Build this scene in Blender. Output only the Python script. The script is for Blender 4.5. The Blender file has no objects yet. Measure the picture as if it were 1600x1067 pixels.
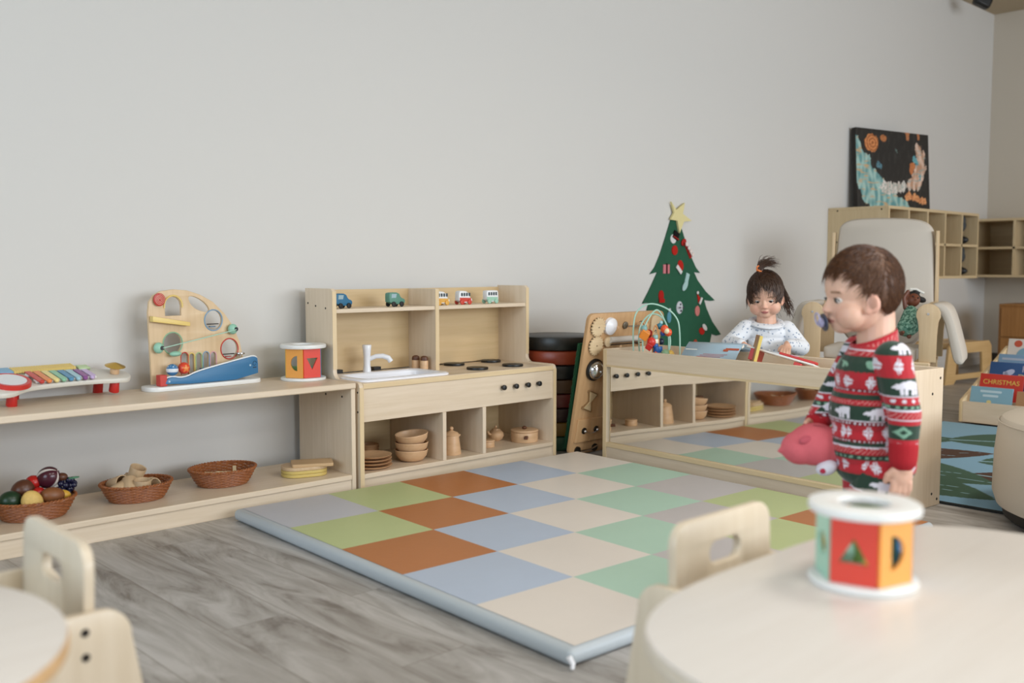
import bpy, bmesh, math, random
from mathutils import Vector, Matrix, noise
PI = math.pi; R = math.radians
random.seed(7)
SC = bpy.context.scene; COL = SC.collection
# ---------------------------------------------------------------- camera
cam = bpy.data.cameras.new('camera'); co = bpy.data.objects.new('camera', cam); COL.objects.link(co); SC.camera = co
YAW, PITCH, CAMH = 0.7571, -0.0747, 0.8371
_f = Vector((math.sin(YAW)*math.cos(PITCH), math.cos(YAW)*math.cos(PITCH), math.sin(PITCH)))
_r = Vector((math.cos(YAW), -math.sin(YAW), 0)); _u = _r.cross(_f)
co.matrix_world = Matrix(((_r.x, _u.x, -_f.x, 0), (_r.y, _u.y, -_f.y, 0), (_r.z, _u.z, -_f.z, CAMH), (0, 0, 0, 1)))
cam.sensor_width = 36; cam.lens = 36*1536.07/1600; cam.clip_start = .05; cam.clip_end = 60
cam.dof.use_dof = True; cam.dof.focus_distance = 3.7; cam.dof.aperture_fstop = 2.4
# ---------------------------------------------------------------- world, light, exposure
SC.view_settings.view_transform = 'Standard'; SC.view_settings.look = 'None'
SC.view_settings.gamma = 1; SC.view_settings.use_curve_mapping = False
SC.view_settings.exposure = 0.30
W = bpy.data.worlds.new('world'); SC.world = W; W.use_nodes = True
W.node_tree.nodes['Background'].inputs[0].default_value = (.8, .88, 1, 1)
W.node_tree.nodes['Background'].inputs[1].default_value = 1.0
RX0, RX1, RY0, RY1, RH = -2.6, 8.92, -4.2, 3.42, 3.0
def area(name, loc, rot, sx, sy, power, col, spread=180):
    l = bpy.data.lights.new(name, 'AREA'); l.shape = 'RECTANGLE'; l.size = sx; l.size_y = sy
    l.energy = power; l.color = col; l.spread = R(spread)
    o = bpy.data.objects.new(name, l); COL.objects.link(o); o.location = loc; o.rotation_euler = rot
    return o
DAY = (.84, .92, 1.0)
area('daylight_front', (3.9, RY0+.02, 1.65), (R(90), 0, 0), 6.2, 2.0, 180, DAY, 150)
area('daylight_side', (RX0+.02, .9, 1.65), (R(90), 0, R(-90)), 3.4, 2.0, 56, (.66, .84, 1.0), 160)
PANELS = [(.6, .1), (2.9, .1), (.6, -2.4), (2.9, -2.4)]
for px_, py_ in PANELS: area('ceiling_panel_light', (px_, py_, RH-.03), (0, 0, 0), 1.1, .5, 23 if px_ > 2 else 14, (1.0, .96, .90), 150)
area('warm_fill_light', (7.0, -1.6, RH-.03), (0, 0, 0), .5, .5, 34, (1.0, .68, .40), 160)  # added fill, warms the right end of the room
# ---------------------------------------------------------------- materials
def lin(h):
    o = []
    for i in (0, 2, 4):
        v = int(h[i:i+2], 16)/255; o.append(v/12.92 if v <= .04045 else ((v+.055)/1.055)**2.4)
    return (*o, 1)
MATS = {}
def mat(name, hexc, rough=.5, metal=0, spec=.5, var=0, scale=8, bump=0, bscale=200, sss=0, coat=0, trans=0):
    if name in MATS: return MATS[name]
    m = bpy.data.materials.new(name); m.use_nodes = True; nt = m.node_tree; b = nt.nodes['Principled BSDF']
    c = lin(hexc) if isinstance(hexc, str) else hexc
    b.inputs['Base Color'].default_value = c; b.inputs['Roughness'].default_value = rough
    b.inputs['Metallic'].default_value = metal; b.inputs['Specular IOR Level'].default_value = spec
    b.inputs['Coat Weight'].default_value = coat; b.inputs['Transmission Weight'].default_value = trans
    if sss: b.inputs['Subsurface Weight'].default_value = sss; b.inputs['Subsurface Radius'].default_value = (.012, .005, .003); b.inputs['Subsurface Scale'].default_value = 1
    tc = nt.nodes.new('ShaderNodeTexCoord')
    if var:
        n = nt.nodes.new('ShaderNodeTexNoise'); n.inputs['Scale'].default_value = scale; n.inputs['Detail'].default_value = 4
        mx = nt.nodes.new('ShaderNodeMix'); mx.data_type = 'RGBA'
        mx.inputs[6].default_value = tuple(x*(1-var) for x in c[:3])+(1,); mx.inputs[7].default_value = tuple(min(1, x*(1+var)) for x in c[:3])+(1,)
        nt.links.new(tc.outputs['Object'], n.inputs['Vector']); nt.links.new(n.outputs['Fac'], mx.inputs[0]); nt.links.new(mx.outputs[2], b.inputs['Base Color'])
    if bump:
        n2 = nt.nodes.new('ShaderNodeTexNoise'); n2.inputs['Scale'].default_value = bscale; n2.inputs['Detail'].default_value = 3
        bp = nt.nodes.new('ShaderNodeBump'); bp.inputs['Strength'].default_value = bump; bp.inputs['Distance'].default_value = .002
        nt.links.new(tc.outputs['Object'], n2.inputs['Vector']); nt.links.new(n2.outputs['Fac'], bp.inputs['Height']); nt.links.new(bp.outputs[0], b.inputs['Normal'])
    MATS[name] = m; return m
def wood(name, c1, c2, rough=.4, axis='Z', scale=1.0, spec=.5, coat=0):
    """grain: noise stretched along one axis"""
    if name in MATS: return MATS[name]
    m = bpy.data.materials.new(name); m.use_nodes = True; nt = m.node_tree; b = nt.nodes['Principled BSDF']
    tc = nt.nodes.new('ShaderNodeTexCoord'); mp = nt.nodes.new('ShaderNodeMapping')
    s = [28*scale]*3; s['XYZ'.index(axis)] = 1.6*scale; mp.inputs['Scale'].default_value = s
    n = nt.nodes.new('ShaderNodeTexNoise'); n.inputs['Scale'].default_value = 2; n.inputs['Detail'].default_value = 6; n.inputs['Roughness'].default_value = .65
    cr = nt.nodes.new('ShaderNodeValToRGB'); e = cr.color_ramp.elements
    e[0].position = .3; e[0].color = lin(c1); e[1].position = .72; e[1].color = lin(c2)
    nt.links.new(tc.outputs['Object'], mp.inputs[0]); nt.links.new(mp.outputs[0], n.inputs['Vector']); nt.links.new(n.outputs['Fac'], cr.inputs[0])
    nt.links.new(cr.outputs[0], b.inputs['Base Color']); b.inputs['Roughness'].default_value = rough
    b.inputs['Specular IOR Level'].default_value = spec; b.inputs['Coat Weight'].default_value = coat; b.inputs['Coat Roughness'].default_value = .15
    MATS[name] = m; return m
def vcol_mat(name, rough=.8, sss=0, bump=0, bscale=400, sheen=0):
    m = bpy.data.materials.new(name); m.use_nodes = True; nt = m.node_tree; b = nt.nodes['Principled BSDF']
    a = nt.nodes.new('ShaderNodeAttribute'); a.attribute_name = 'Col'; nt.links.new(a.outputs[0], b.inputs['Base Color'])
    b.inputs['Roughness'].default_value = rough; b.inputs['Sheen Weight'].default_value = sheen
    if sss: b.inputs['Subsurface Weight'].default_value = sss; b.inputs['Subsurface Radius'].default_value = (.010, .004, .002); b.inputs['Subsurface Scale'].default_value = 1
    if bump:
        tc = nt.nodes.new('ShaderNodeTexCoord'); n2 = nt.nodes.new('ShaderNodeTexNoise'); n2.inputs['Scale'].default_value = bscale
        bp = nt.nodes.new('ShaderNodeBump'); bp.inputs['Strength'].default_value = bump; bp.inputs['Distance'].default_value = .003
        nt.links.new(tc.outputs['Object'], n2.inputs['Vector']); nt.links.new(n2.outputs['Fac'], bp.inputs['Height']); nt.links.new(bp.outputs[0], b.inputs['Normal'])
    return m
BIRCH = wood('birch_panel', 'D5C1A6', 'E1CFB8', .38, 'X')
BIRCHV = wood('birch_panel_upright', 'D5C1A6', 'E1CFB8', .38, 'Z')
EDGE = wood('birch_edge', 'D3B98F', 'E0C9A2', .4, 'X')
EDGEV = wood('birch_edge_upright', 'D3B98F', 'E0C9A2', .4, 'Z')
BACKP = wood('birch_back_panel', 'C7AC80', 'D2B88E', .45, 'X')
BEECH = wood('beech_turned', 'CFA67C', 'DDB78F', .42, 'X')
DARKW = wood('walnut_wood', '4A2A18', '6B3F25', .45, 'X')
BLACK = mat('black_plastic', '151515', .4); WHITE = mat('white_plastic', 'E9E9EC', .25, var=0)
SCREW = mat('dark_screw', '2A241E', .5, .5)
STEEL = mat('polished_steel', 'C8C8C8', .12, 1); BRASS = mat('brass', 'C9A553', .22, 1)
# ---------------------------------------------------------------- geometry helpers
class MB:
    def __init__(s): s.v = []; s.f = []
    def add(s, vs, fs):
        k = len(s.v); s.v += [tuple(v) for v in vs]; s.f += [tuple(i+k for i in f) for f in fs]; return s
    def box(s, x0, x1, y0, y1, z0, z1):
        return s.add([(x0,y0,z0),(x1,y0,z0),(x1,y1,z0),(x0,y1,z0),(x0,y0,z1),(x1,y0,z1),(x1,y1,z1),(x0,y1,z1)],
                     [(0,3,2,1),(4,5,6,7),(0,1,5,4),(1,2,6,5),(2,3,7,6),(3,0,4,7)])
    def obox(s, c, sz, M):
        a, b, d = [q/2 for q in sz]; vs = [Vector(c)+M @ Vector((x*a, y*b, z*d)) for z in (-1,1) for x, y in ((-1,-1),(1,-1),(1,1),(-1,1))]
        return s.add(vs, [(0,3,2,1),(4,5,6,7),(0,1,5,4),(1,2,6,5),(2,3,7,6),(3,0,4,7)])
    def lathe(s, prof, c=(0,0,0), n=32, M=None, close=True):
        M = M or Matrix.Identity(3); c = Vector(c); vs = []; k = len(prof)
        for i in range(n):
            a = 2*PI*i/n
            for r, z in prof: vs.append(c+M @ Vector((r*math.cos(a), r*math.sin(a), z)))
        fs = [(i*k+j, ((i+1)%n)*k+j, ((i+1)%n)*k+j+1, i*k+j+1) for i in range(n) for j in range(k-1)]
        if close:
            fs.append(tuple((n-1-i)*k for i in range(n))); fs.append(tuple(i*k+k-1 for i in range(n)))
        return s.add(vs, fs)
    def cyl(s, c, r, h, n=32, M=None, b=0, r2=None):
        r2 = r if r2 is None else r2
        p = [(r,0),(r2,h)] if not b else [(r-b,0),(r-b*.3,b*.3),(r,b),(r2,h-b),(r2-b*.3,h-b*.3),(r2-b,h)]
        return s.lathe(p, c, n, M)
    def tube(s, pts, r, n=8, closed=False):
        pts = [Vector(p) for p in pts]; m = len(pts); vs = []; up = None
        rs = r if isinstance(r, (list, tuple)) else [r]*m
        for i, p in enumerate(pts):
            a = pts[(i-1) % m] if closed or i else p; b = pts[(i+1) % m] if closed or i < m-1 else p
            t = (b-a).normalized()
            if up is None: up = t.orthogonal().normalized()
            up = (up-t*up.dot(t)); up = up.normalized() if up.length > 1e-6 else t.orthogonal().normalized()
            w = t.cross(up)
            for j in range(n): q = 2*PI*j/n; vs.append(p+(up*math.cos(q)+w*math.sin(q))*rs[i])
        k = m if closed else m-1
        fs = [(i*n+j, i*n+(j+1)%n, ((i+1)%m)*n+(j+1)%n, ((i+1)%m)*n+j) for i in range(k) for j in range(n)]
        if not closed: fs += [tuple(reversed(range(n))), tuple((m-1)*n+j for j in range(n))]
        return s.add(vs, fs)
    def ell(s, c, r, M=None, nu=20, nv=12):
        M = M or Matrix.Identity(3); c = Vector(c); r = (r, r, r) if isinstance(r, (int, float)) else r
        vs = [c+M @ Vector((0,0,-r[2]))]
        for j in range(1, nv):
            p = -PI/2+PI*j/nv
            for i in range(nu): a = 2*PI*i/nu; vs.append(c+M @ Vector((r[0]*math.cos(p)*math.cos(a), r[1]*math.cos(p)*math.sin(a), r[2]*math.sin(p))))
        vs.append(c+M @ Vector((0,0,r[2]))); L = len(vs)-1
        fs = [(0, 1+(i+1)%nu, 1+i) for i in range(nu)]
        fs += [(1+j*nu+i, 1+j*nu+(i+1)%nu, 1+(j+1)*nu+(i+1)%nu, 1+(j+1)*nu+i) for j in range(nv-2) for i in range(nu)]
        fs += [(L, 1+(nv-2)*nu+i, 1+(nv-2)*nu+(i+1)%nu) for i in range(nu)]
        return s.add(vs, fs)
    def cone(s, p0, p1, r0, r1, n=16):
        """closed tapered limb with round ends"""
        p0 = Vector(p0); p1 = Vector(p1); d = p1-p0; L = d.length; M = d.to_track_quat('Z', 'Y').to_matrix()
        prof = [(max(1e-4, r0*math.cos(a)), r0*math.sin(a)) for a in [-PI/2+PI/2*i/5 for i in range(5)]]
        prof += [(r0, 0), (r1, L)] + [(max(1e-4, r1*math.cos(a)), L+r1*math.sin(a)) for a in [PI/2*i/5 for i in range(1, 6)]]
        return s.lathe(prof, p0, n, M)
    def mesh(s, name='m'):
        me = bpy.data.meshes.new(name); me.from_pydata([tuple(v) for v in s.v], [], s.f); me.validate()
        bm = bmesh.new(); bm.from_mesh(me); bmesh.ops.recalc_face_normals(bm, faces=bm.faces); bm.to_mesh(me); bm.free(); return me
    def build(s, name, m, parent=None, bev=0, smooth=None, loc=None, rot=None):
        return link(name, s.mesh(name), m, parent, bev, smooth, loc, rot)
def link(name, me, m, parent=None, bev=0, smooth=None, loc=None, rot=None):
    o = bpy.data.objects.new(name, me); COL.objects.link(o)
    if m: me.materials.clear(); me.materials.append(m)
    if parent: o.parent = parent
    if loc is not None: o.location = loc
    if rot is not None: o.rotation_euler = rot
    if smooth is None: smooth = 35
    if smooth is not False:
        me.polygons.foreach_set('use_smooth', [True]*len(me.polygons))
        try: me.set_sharp_from_angle(angle=R(smooth))
        except Exception: pass
    if bev:
        b = o.modifiers.new('bevel', 'BEVEL'); b.width = bev; b.segments = 2; b.limit_method = 'ANGLE'; b.angle_limit = R(40)
    return o
def tag(o, label, cat, group=None, kind=None):
    o['label'] = label; o['category'] = cat
    if group: o['group'] = group
    if kind: o['kind'] = kind
    return o
def thing(name, label, cat, loc=(0,0,0), rz=0, group=None, rot=None):
    o = bpy.data.objects.new(name, None); COL.objects.link(o); o.location = loc; o.rotation_euler = rot or (0,0,rz); o.empty_display_size = .05
    return tag(o, label, cat, group)
def struct(name, mb, m, bev=0): o = mb.build(name, m, None, bev); o['kind'] = 'structure'; return o
def dup(root, loc=None, rz=None, label=None):
    def cp(o, par):
        c = o.copy(); COL.objects.link(c); c.parent = par
        for ch in o.children: cp(ch, c)
        return c
    r = cp(root, None)
    if loc is not None: r.location = loc
    if rz is not None: r.rotation_euler = (root.rotation_euler.x, root.rotation_euler.y, rz)
    if label: r['label'] = label
    return r
AX = {'XY': Matrix(((1,0,0),(0,1,0),(0,0,1))), 'XZ': Matrix(((1,0,0),(0,0,-1),(0,1,0))), 'YZ': Matrix(((0,0,1),(1,0,0),(0,1,0)))}
def plate(polys, th, plane='XY', off=(0,0,0), bevel=0, M=None):
    """outline (first) with holes -> solid mesh; (u,v) mapped on the plane, thickness centred on off"""
    cu = bpy.data.curves.new('c', 'CURVE'); cu.dimensions = '2D'; cu.fill_mode = 'BOTH'; cu.extrude = max(1e-5, th/2-bevel)
    cu.bevel_depth = bevel; cu.bevel_resolution = 1; cu.offset = -bevel
    for p in polys:
        sp = cu.splines.new('POLY'); sp.points.add(len(p)-1); sp.use_cyclic_u = True
        for q, (x, y) in zip(sp.points, p): q.co = (x, y, 0, 1)
    o = bpy.data.objects.new('c', cu); COL.objects.link(o); dg = bpy.context.evaluated_depsgraph_get()
    me = bpy.data.meshes.new_from_object(o.evaluated_get(dg)); bpy.data.objects.remove(o); bpy.data.curves.remove(cu)
    A = (M or AX[plane]).to_4x4(); A.translation = Vector(off); me.transform(A)
    bm = bmesh.new(); bm.from_mesh(me); bmesh.ops.remove_doubles(bm, verts=bm.verts, dist=1e-6); bmesh.ops.recalc_face_normals(bm, faces=bm.faces); bm.to_mesh(me); bm.free()
    return me
def rrect(x0, x1, y0, y1, r, n=5):
    o = []
    for cx, cy, a in ((x1-r, y0+r, -90), (x1-r, y1-r, 0), (x0+r, y1-r, 90), (x0+r, y0+r, 180)):
        for i in range(n+1): t = R(a+90*i/n); o.append((cx+r*math.cos(t), cy+r*math.sin(t)))
    return o
def circ(cx, cy, r, n=24, ry=None): return [(cx+r*math.cos(2*PI*i/n), cy+(ry or r)*math.sin(2*PI*i/n)) for i in range(n)]
def smoothpoly(p, k=2):
    for _ in range(k):
        q = []
        for i in range(len(p)):
            a, b = p[i], p[(i+1) % len(p)]; q += [(a[0]*.75+b[0]*.25, a[1]*.75+b[1]*.25), (a[0]*.25+b[0]*.75, a[1]*.25+b[1]*.75)]
        p = q
    return p
def text(name, body, size, m, parent, loc, rot, ext=.0004, align='CENTER'):
    cu = bpy.data.curves.new(name, 'FONT'); cu.body = body; cu.size = size; cu.extrude = ext; cu.align_x = align; cu.align_y = 'CENTER'
    o = bpy.data.objects.new(name, cu); COL.objects.link(o); dg = bpy.context.evaluated_depsgraph_get()
    me = bpy.data.meshes.new_from_object(o.evaluated_get(dg)); bpy.data.objects.remove(o)
    return link(name, me, m, parent, 0, False, loc, rot)
def remesh(mb, voxel, smooth=4, fac=.5):
    """fuse overlapping solids into one continuous skin"""
    o = bpy.data.objects.new('t', mb.mesh('t')); COL.objects.link(o)
    a = o.modifiers.new('r', 'REMESH'); a.mode = 'VOXEL'; a.voxel_size = voxel
    if smooth: b = o.modifiers.new('s', 'SMOOTH'); b.iterations = smooth; b.factor = fac
    dg = bpy.context.evaluated_depsgraph_get(); me = bpy.data.meshes.new_from_object(o.evaluated_get(dg)); bpy.data.objects.remove(o); return me
def paint(me, fn):
    a = me.color_attributes.new('Col', 'FLOAT_COLOR', 'POINT'); buf = []
    for v in me.vertices: buf += [*fn(v.co, v.normal), 1]
    a.data.foreach_set('color', buf)
L3 = lambda h: lin(h)[:3]
# ---------------------------------------------------------------- the room
def wall_mat(name, h): return mat(name, h, .85, spec=.2, bump=.05, bscale=90)
WALL = wall_mat('wall_paint', 'D3D0CB')
struct('wall_back', MB().box(RX0-.1, RX1+.1, RY1, RY1+.1, 0, RH), WALL)
struct('wall_right', MB().box(RX1, RX1+.1, RY0-.1, RY1, 0, RH), wall_mat('wall_paint_warm_shade', 'C9BFB0'))  # dim warm light of this end tinted into the wall colour
def wall_holed(name, plane, u0, u1, holes, off):
    me = plate([[(u0, 0), (u1, 0), (u1, RH), (u0, RH)]]+[[(a, c), (b, c), (b, d), (a, d)] for a, b, c, d in holes], .1, plane, off)
    o = link(name, me, WALL, None, 0, False); o['kind'] = 'structure'
WF = [(.8, 2.3, .65, 2.65), (2.4, 3.85, .65, 2.65), (3.95, 5.4, .65, 2.65), (5.5, 7.0, .65, 2.65)]
WS = [(-.8, .85, .65, 2.65), (.95, 2.6, .65, 2.65)]
wall_holed('wall_front', 'XZ', RX0-.1, RX1+.1, WF, (0, RY0-.05, 0))
wall_holed('wall_left', 'YZ', RY0-.1, RY1, WS, (RX0-.05, 0, 0))
FR = mat('window_frame_paint', 'E8E6E0', .4)
GL = mat('window_glass', 'FFFFFF', .02, trans=1)
for i, (a, b, c, d) in enumerate(WF):
    f = link('window_%d' % (i+1), plate([[(a,c),(b,c),(b,d),(a,d)], [(a+.05,c+.05),(b-.05,c+.05),(b-.05,d-.05),(a+.05,d-.05)]], .06, 'XZ', (0, RY0-.05, 0)), FR, None, 0, False); f['kind'] = 'structure'
for i, (a, b, c, d) in enumerate(WS):
    f = link('window_%d' % (i+5), plate([[(a,c),(b,c),(b,d),(a,d)], [(a+.05,c+.05),(b-.05,c+.05),(b-.05,d-.05),(a+.05,d-.05)]], .06, 'YZ', (RX0-.05, 0, 0)), FR, None, 0, False); f['kind'] = 'structure'
struct('ceiling', MB().box(RX0-.1, RX1+.1, RY0-.1, RY1+.1, RH, RH+.1), mat('ceiling_paint', 'B5A68E', .9, spec=.1))
BASE = mat('baseboard_vinyl', '3A342E', .5)
struct('baseboard_back', MB().box(RX0, RX1, RY1-.012, RY1, 0, .06), WALL)
struct('baseboard_right', MB().box(RX1-.012, RX1, RY0, RY1-.012, 0, .1), BASE)
def floor_mat():
    m = bpy.data.materials.new('grey_oak_planks'); m.use_nodes = True; nt = m.node_tree; b = nt.nodes['Principled BSDF']; N = nt.nodes.new; Lk = nt.links.new
    tc = N('ShaderNodeTexCoord'); mp = N('ShaderNodeMapping'); mp.inputs['Rotation'].default_value = (0, 0, R(90)); mp.inputs['Location'].default_value = (.4, .05, 0); Lk(tc.outputs['Object'], mp.inputs[0])
    br = N('ShaderNodeTexBrick'); br.offset = .37; br.inputs['Scale'].default_value = 1; br.inputs['Brick Width'].default_value = 1.22; br.inputs['Row Height'].default_value = .18
    br.inputs['Mortar Size'].default_value = .0012; br.inputs['Mortar Smooth'].default_value = .3
    br.inputs['Color1'].default_value = (.2,.2,.2,1); br.inputs['Color2'].default_value = (.8,.8,.8,1); br.inputs['Mortar'].default_value = (.5,.5,.5,1); Lk(mp.outputs[0], br.inputs[0])
    m2 = N('ShaderNodeMapping'); m2.inputs['Scale'].default_value = (7, 1.3, 1); Lk(tc.outputs['Object'], m2.inputs[0])
    # shift the grain from plank to plank
    ad = N('ShaderNodeVectorMath'); ad.operation = 'ADD'; sc = N('ShaderNodeVectorMath'); sc.operation = 'SCALE'; sc.inputs[3].default_value = 7
    Lk(br.outputs['Color'], sc.inputs[0]); Lk(m2.outputs[0], ad.inputs[0]); Lk(sc.outputs[0], ad.inputs[1])
    n = N('ShaderNodeTexNoise'); n.inputs['Scale'].default_value = 1.6; n.inputs['Detail'].default_value = 12; n.inputs['Roughness'].default_value = .68; n.inputs['Distortion'].default_value = 1.1; Lk(ad.outputs[0], n.inputs[0])
    cr = N('ShaderNodeValToRGB'); e = cr.color_ramp.elements; e[0].position = .34; e[0].color = lin('776F68'); e[1].position = .64; e[1].color = lin('BDB9B5')
    x = cr.color_ramp.elements.new(.45); x.color = lin('9C9791'); Lk(n.outputs['Fac'], cr.inputs[0])
    mx = N('ShaderNodeMix'); mx.data_type = 'RGBA'; mx.blend_type = 'MULTIPLY'; mx.inputs[0].default_value = .16; Lk(cr.outputs[0], mx.inputs[6]); Lk(br.outputs['Color'], mx.inputs[7])
    mo = N('ShaderNodeMix'); mo.data_type = 'RGBA'; Lk(br.outputs['Fac'], mo.inputs[0]); Lk(mx.outputs[2], mo.inputs[6]); mo.inputs[7].default_value = lin('7C746B')
    Lk(mo.outputs[2], b.inputs['Base Color']); b.inputs['Roughness'].default_value = .42
    bp = N('ShaderNodeBump'); bp.inputs['Strength'].default_value = .12; bp.inputs['Distance'].default_value = .002; Lk(n.outputs['Fac'], bp.inputs['Height']); Lk(bp.outputs[0], b.inputs['Normal'])
    return m
struct('floor', MB().box(RX0-.1, RX1+.1, RY0-.1, RY1+.1, -.1, 0), floor_mat())
# ---------------------------------------------------------------- left shelf unit (open back)
ZC = .410
ZS = .416
t = thing('low_shelf', 'long low birch shelf unit against the wall holding baskets', 'shelf', (.55, 3.012, 0))
MB().box(0, 1.502, -.006, .365, ZS-.022, ZS).build('top_board', BIRCH, t, .004)
MB().box(0, 1.484, 0, .365, .055, .075).build('bottom_board', BIRCH, t, .003)
MB().box(0, 1.484, .006, .022, 0, .055).build('kick_board', BIRCH, t, .001)
p = MB().box(1.484, 1.502, 0, .365, 0, ZS-.022).build('side_panel', BIRCHV, t, .002)
MB().box(0, .018, 0, .365, .075, ZS-.022).build('side_panel', BIRCHV, t, .002)
for y, z in ((.17, .36), (.06, .36)):
    MB().cyl((1.4835, y, z), .004, .001, 12, Matrix.Rotation(R(-90), 3, 'Y')).build('screw_cap', SCREW, p)
# ---------------------------------------------------------------- play kitchen
K = thing('play_kitchen', 'birch toddler play kitchen with white sink, four black burners and upper hutch', 'play kitchen', (2.066, 3.006, 0))
KW, KD, HY = 1.043, .365, .174
def side_outline(top):
    r = .03
    o = [(0, 0), (KD, 0), (KD, top), (HY+.01, top), (HY, top-.01), (HY, ZC+.03)]
    for i in range(1, 6): a = R(90*i/5); o.append((HY-r*(1-math.cos(a)), ZC+r-r*math.sin(a)))
    o += [(.02, ZC)] + [(.02-.02*math.sin(R(90*i/4)), ZC-.02+.02*math.cos(R(90*i/4))) for i in range(1, 5)]
    return o
def side_outline2(top):   # keep order monotone: hutch front edge falls to the counter
    r = .03; o = [(0, 0), (KD, 0), (KD, top), (HY+.01, top), (HY, top-.01)]
    for i in range(0, 7): a = R(90*i/6); o.append((HY-r+r*math.cos(a), ZC+.005+r-r*math.sin(a)))
    for i in range(0, 5): a = R(90*i/4); o.append((.02-.02*math.sin(a), ZC-.015+.02*math.cos(a)))
    return o
for x, nm in ((.009, 0), (KW-.009, 1)):
    p = link('side_panel', plate([side_outline2(.758)], .018, 'YZ', (x, 0, 0), .0015), BIRCHV, K)
    if nm == 0:
        for y, z in ((.29, .69), (.22, .683), (.345, .70)):
            MB().cyl((-.0006, y, z), .004, .001, 12, Matrix.Rotation(R(90), 3, 'Y')).build('screw_cap', SCREW, p)
        for z in (.377, .304): MB().cyl((-.0006, .012, z), .004, .001, 12, Matrix.Rotation(R(90), 3, 'Y')).build('screw_cap', SCREW, p)
link('edge_banding', MB().box(.0, .018, -.0015, .0, 0, ZC-.015).mesh(), EDGEV, K)
link('edge_banding', MB().box(KW-.018, KW, -.0015, .0, 0, ZC-.015).mesh(), EDGEV, K)
link('edge_banding', MB().box(0, .018, HY-.0015, HY, ZC+.04, .748).mesh(), EDGEV, K)
link('edge_banding', MB().box(KW-.018, KW, HY-.0015, HY, ZC+.04, .748).mesh(), EDGEV, K)
# counter with the sink cut-out
SX0, SX1, SY0, SY1 = .03, .468, .02, .285
link('counter', plate([[(.018, .002), (KW-.018, .002), (KW-.018, KD), (.018, KD)], rrect(SX0+.02, SX1-.02, SY0+.02, SY1-.02, .05)], .022, 'XY', (0, 0, ZC-.011), .002), BIRCH, K)
MB().box(.018, KW-.018, .0, .0035, ZC-.021, ZC-.002).build('counter_edge', EDGE, K, .001)
MB().box(.018, KW-.018, .006, .022, .264, ZC-.022).build('front_panel', BIRCH, K, .001)
MB().box(.018, KW-.018, 0, KD-.01, .052, .070).build('bottom_board', BIRCH, K, .002)
MB().box(.018, KW-.018, .010, .026, 0, .052).build('kick_board', BIRCH, K)
for x in (.399, .612): MB().box(x, x+.018, .003, KD-.01, .070, .264).build('divider', BIRCHV, K, .001)
MB().box(.018, KW-.018, KD-.008, KD, .0, .388).build('lower_back', BACKP, K)
MB().box(.018, KW-.018, KD-.008, KD, ZC+.004, .75).build('hutch_back', BACKP, K)
MB().box(.018, KW-.018, HY+.002, KD-.008, .664, .680).build('hutch_shelf', BIRCH, K, .002)
MB().box(.502, .520, HY, KD-.008, ZC, .664).build('hutch_divider', BIRCHV, K, .001)
MB().box(.502, .520, HY, KD-.008, .680, .750).build('hutch_divider', BIRCHV, K, .001)
MB().box(.5015, .5205, HY-.0015, HY, ZC+.001, .748).build('edge_banding', EDGEV, K)
for x in (.722, .793, .864, .931):
    MB().lathe([(.006,0),(.006,.008),(.010,.009),(.0115,.014),(.0105,.020),(.006,.022)], (x, .006, .337), 20, Matrix.Rotation(R(90), 3, 'X')).build('knob', BLACK, K)
# sink
o = []
sk = MB()
def loop(x0, x1, y0, y1, r, z): return [(x, y, z) for x, y in rrect(x0, x1, y0, y1, r, 6)]
rings = [loop(SX0, SX1, SY0, SY1, .045, ZC), loop(SX0, SX1, SY0, SY1, .045, ZC+.006), loop(SX0+.006, SX1-.006, SY0+.006, SY1-.006, .042, ZC+.010),
         loop(SX0+.028, SX1-.028, SY0+.022, SY1-.05, .04, ZC+.010), loop(SX0+.036, SX1-.036, SY0+.03, SY1-.058, .036, ZC+.004),
         loop(SX0+.05, SX1-.05, SY0+.045, SY1-.07, .03, ZC-.055), loop(SX0+.07, SX1-.07, SY0+.06, SY1-.09, .02, ZC-.06)]
n = len(rings[0]); vs = [v for r_ in rings for v in r_]
sk.add(vs, [(i*n+j, i*n+(j+1)%n, (i+1)*n+(j+1)%n, (i+1)*n+j) for i in range(len(rings)-1) for j in range(n)]+[tuple((len(rings)-1)*n+j for j in range(n))])
sink = sk.build('sink_basin', mat('sink_plastic', 'EDEDF2', .2), K)
fx, fy = .218, .262
f = MB().lathe([(.017,0),(.016,.012),(.0135,.03),(.014,.06),(.016,.085),(.019,.106),(.017,.110)], (fx, fy, ZC+.009), 24).build('faucet', WHITE, K)
sp = [(fx+.008, fy-.003, .470), (fx+.03, fy-.02, .482), (fx+.052, fy-.036, .483), (fx+.070, fy-.05, .475), (fx+.078, fy-.056, .460)]
MB().tube(sp, [.009, .0095, .0105, .011, .0105], 14).build('spout', WHITE, f)
for x in (.112, .300): MB().box(x, x+.036, KD-.036, KD-.010, ZC, ZC+.018).build('hinge', BLACK, K, .001)
for x, y in ((.708, .30), (.665, .097), (.925, .30), (.867, .094)):
    MB().cyl((x, y, ZC), .046, .010, 40, None, .002).build('burner', BLACK, K)
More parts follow.
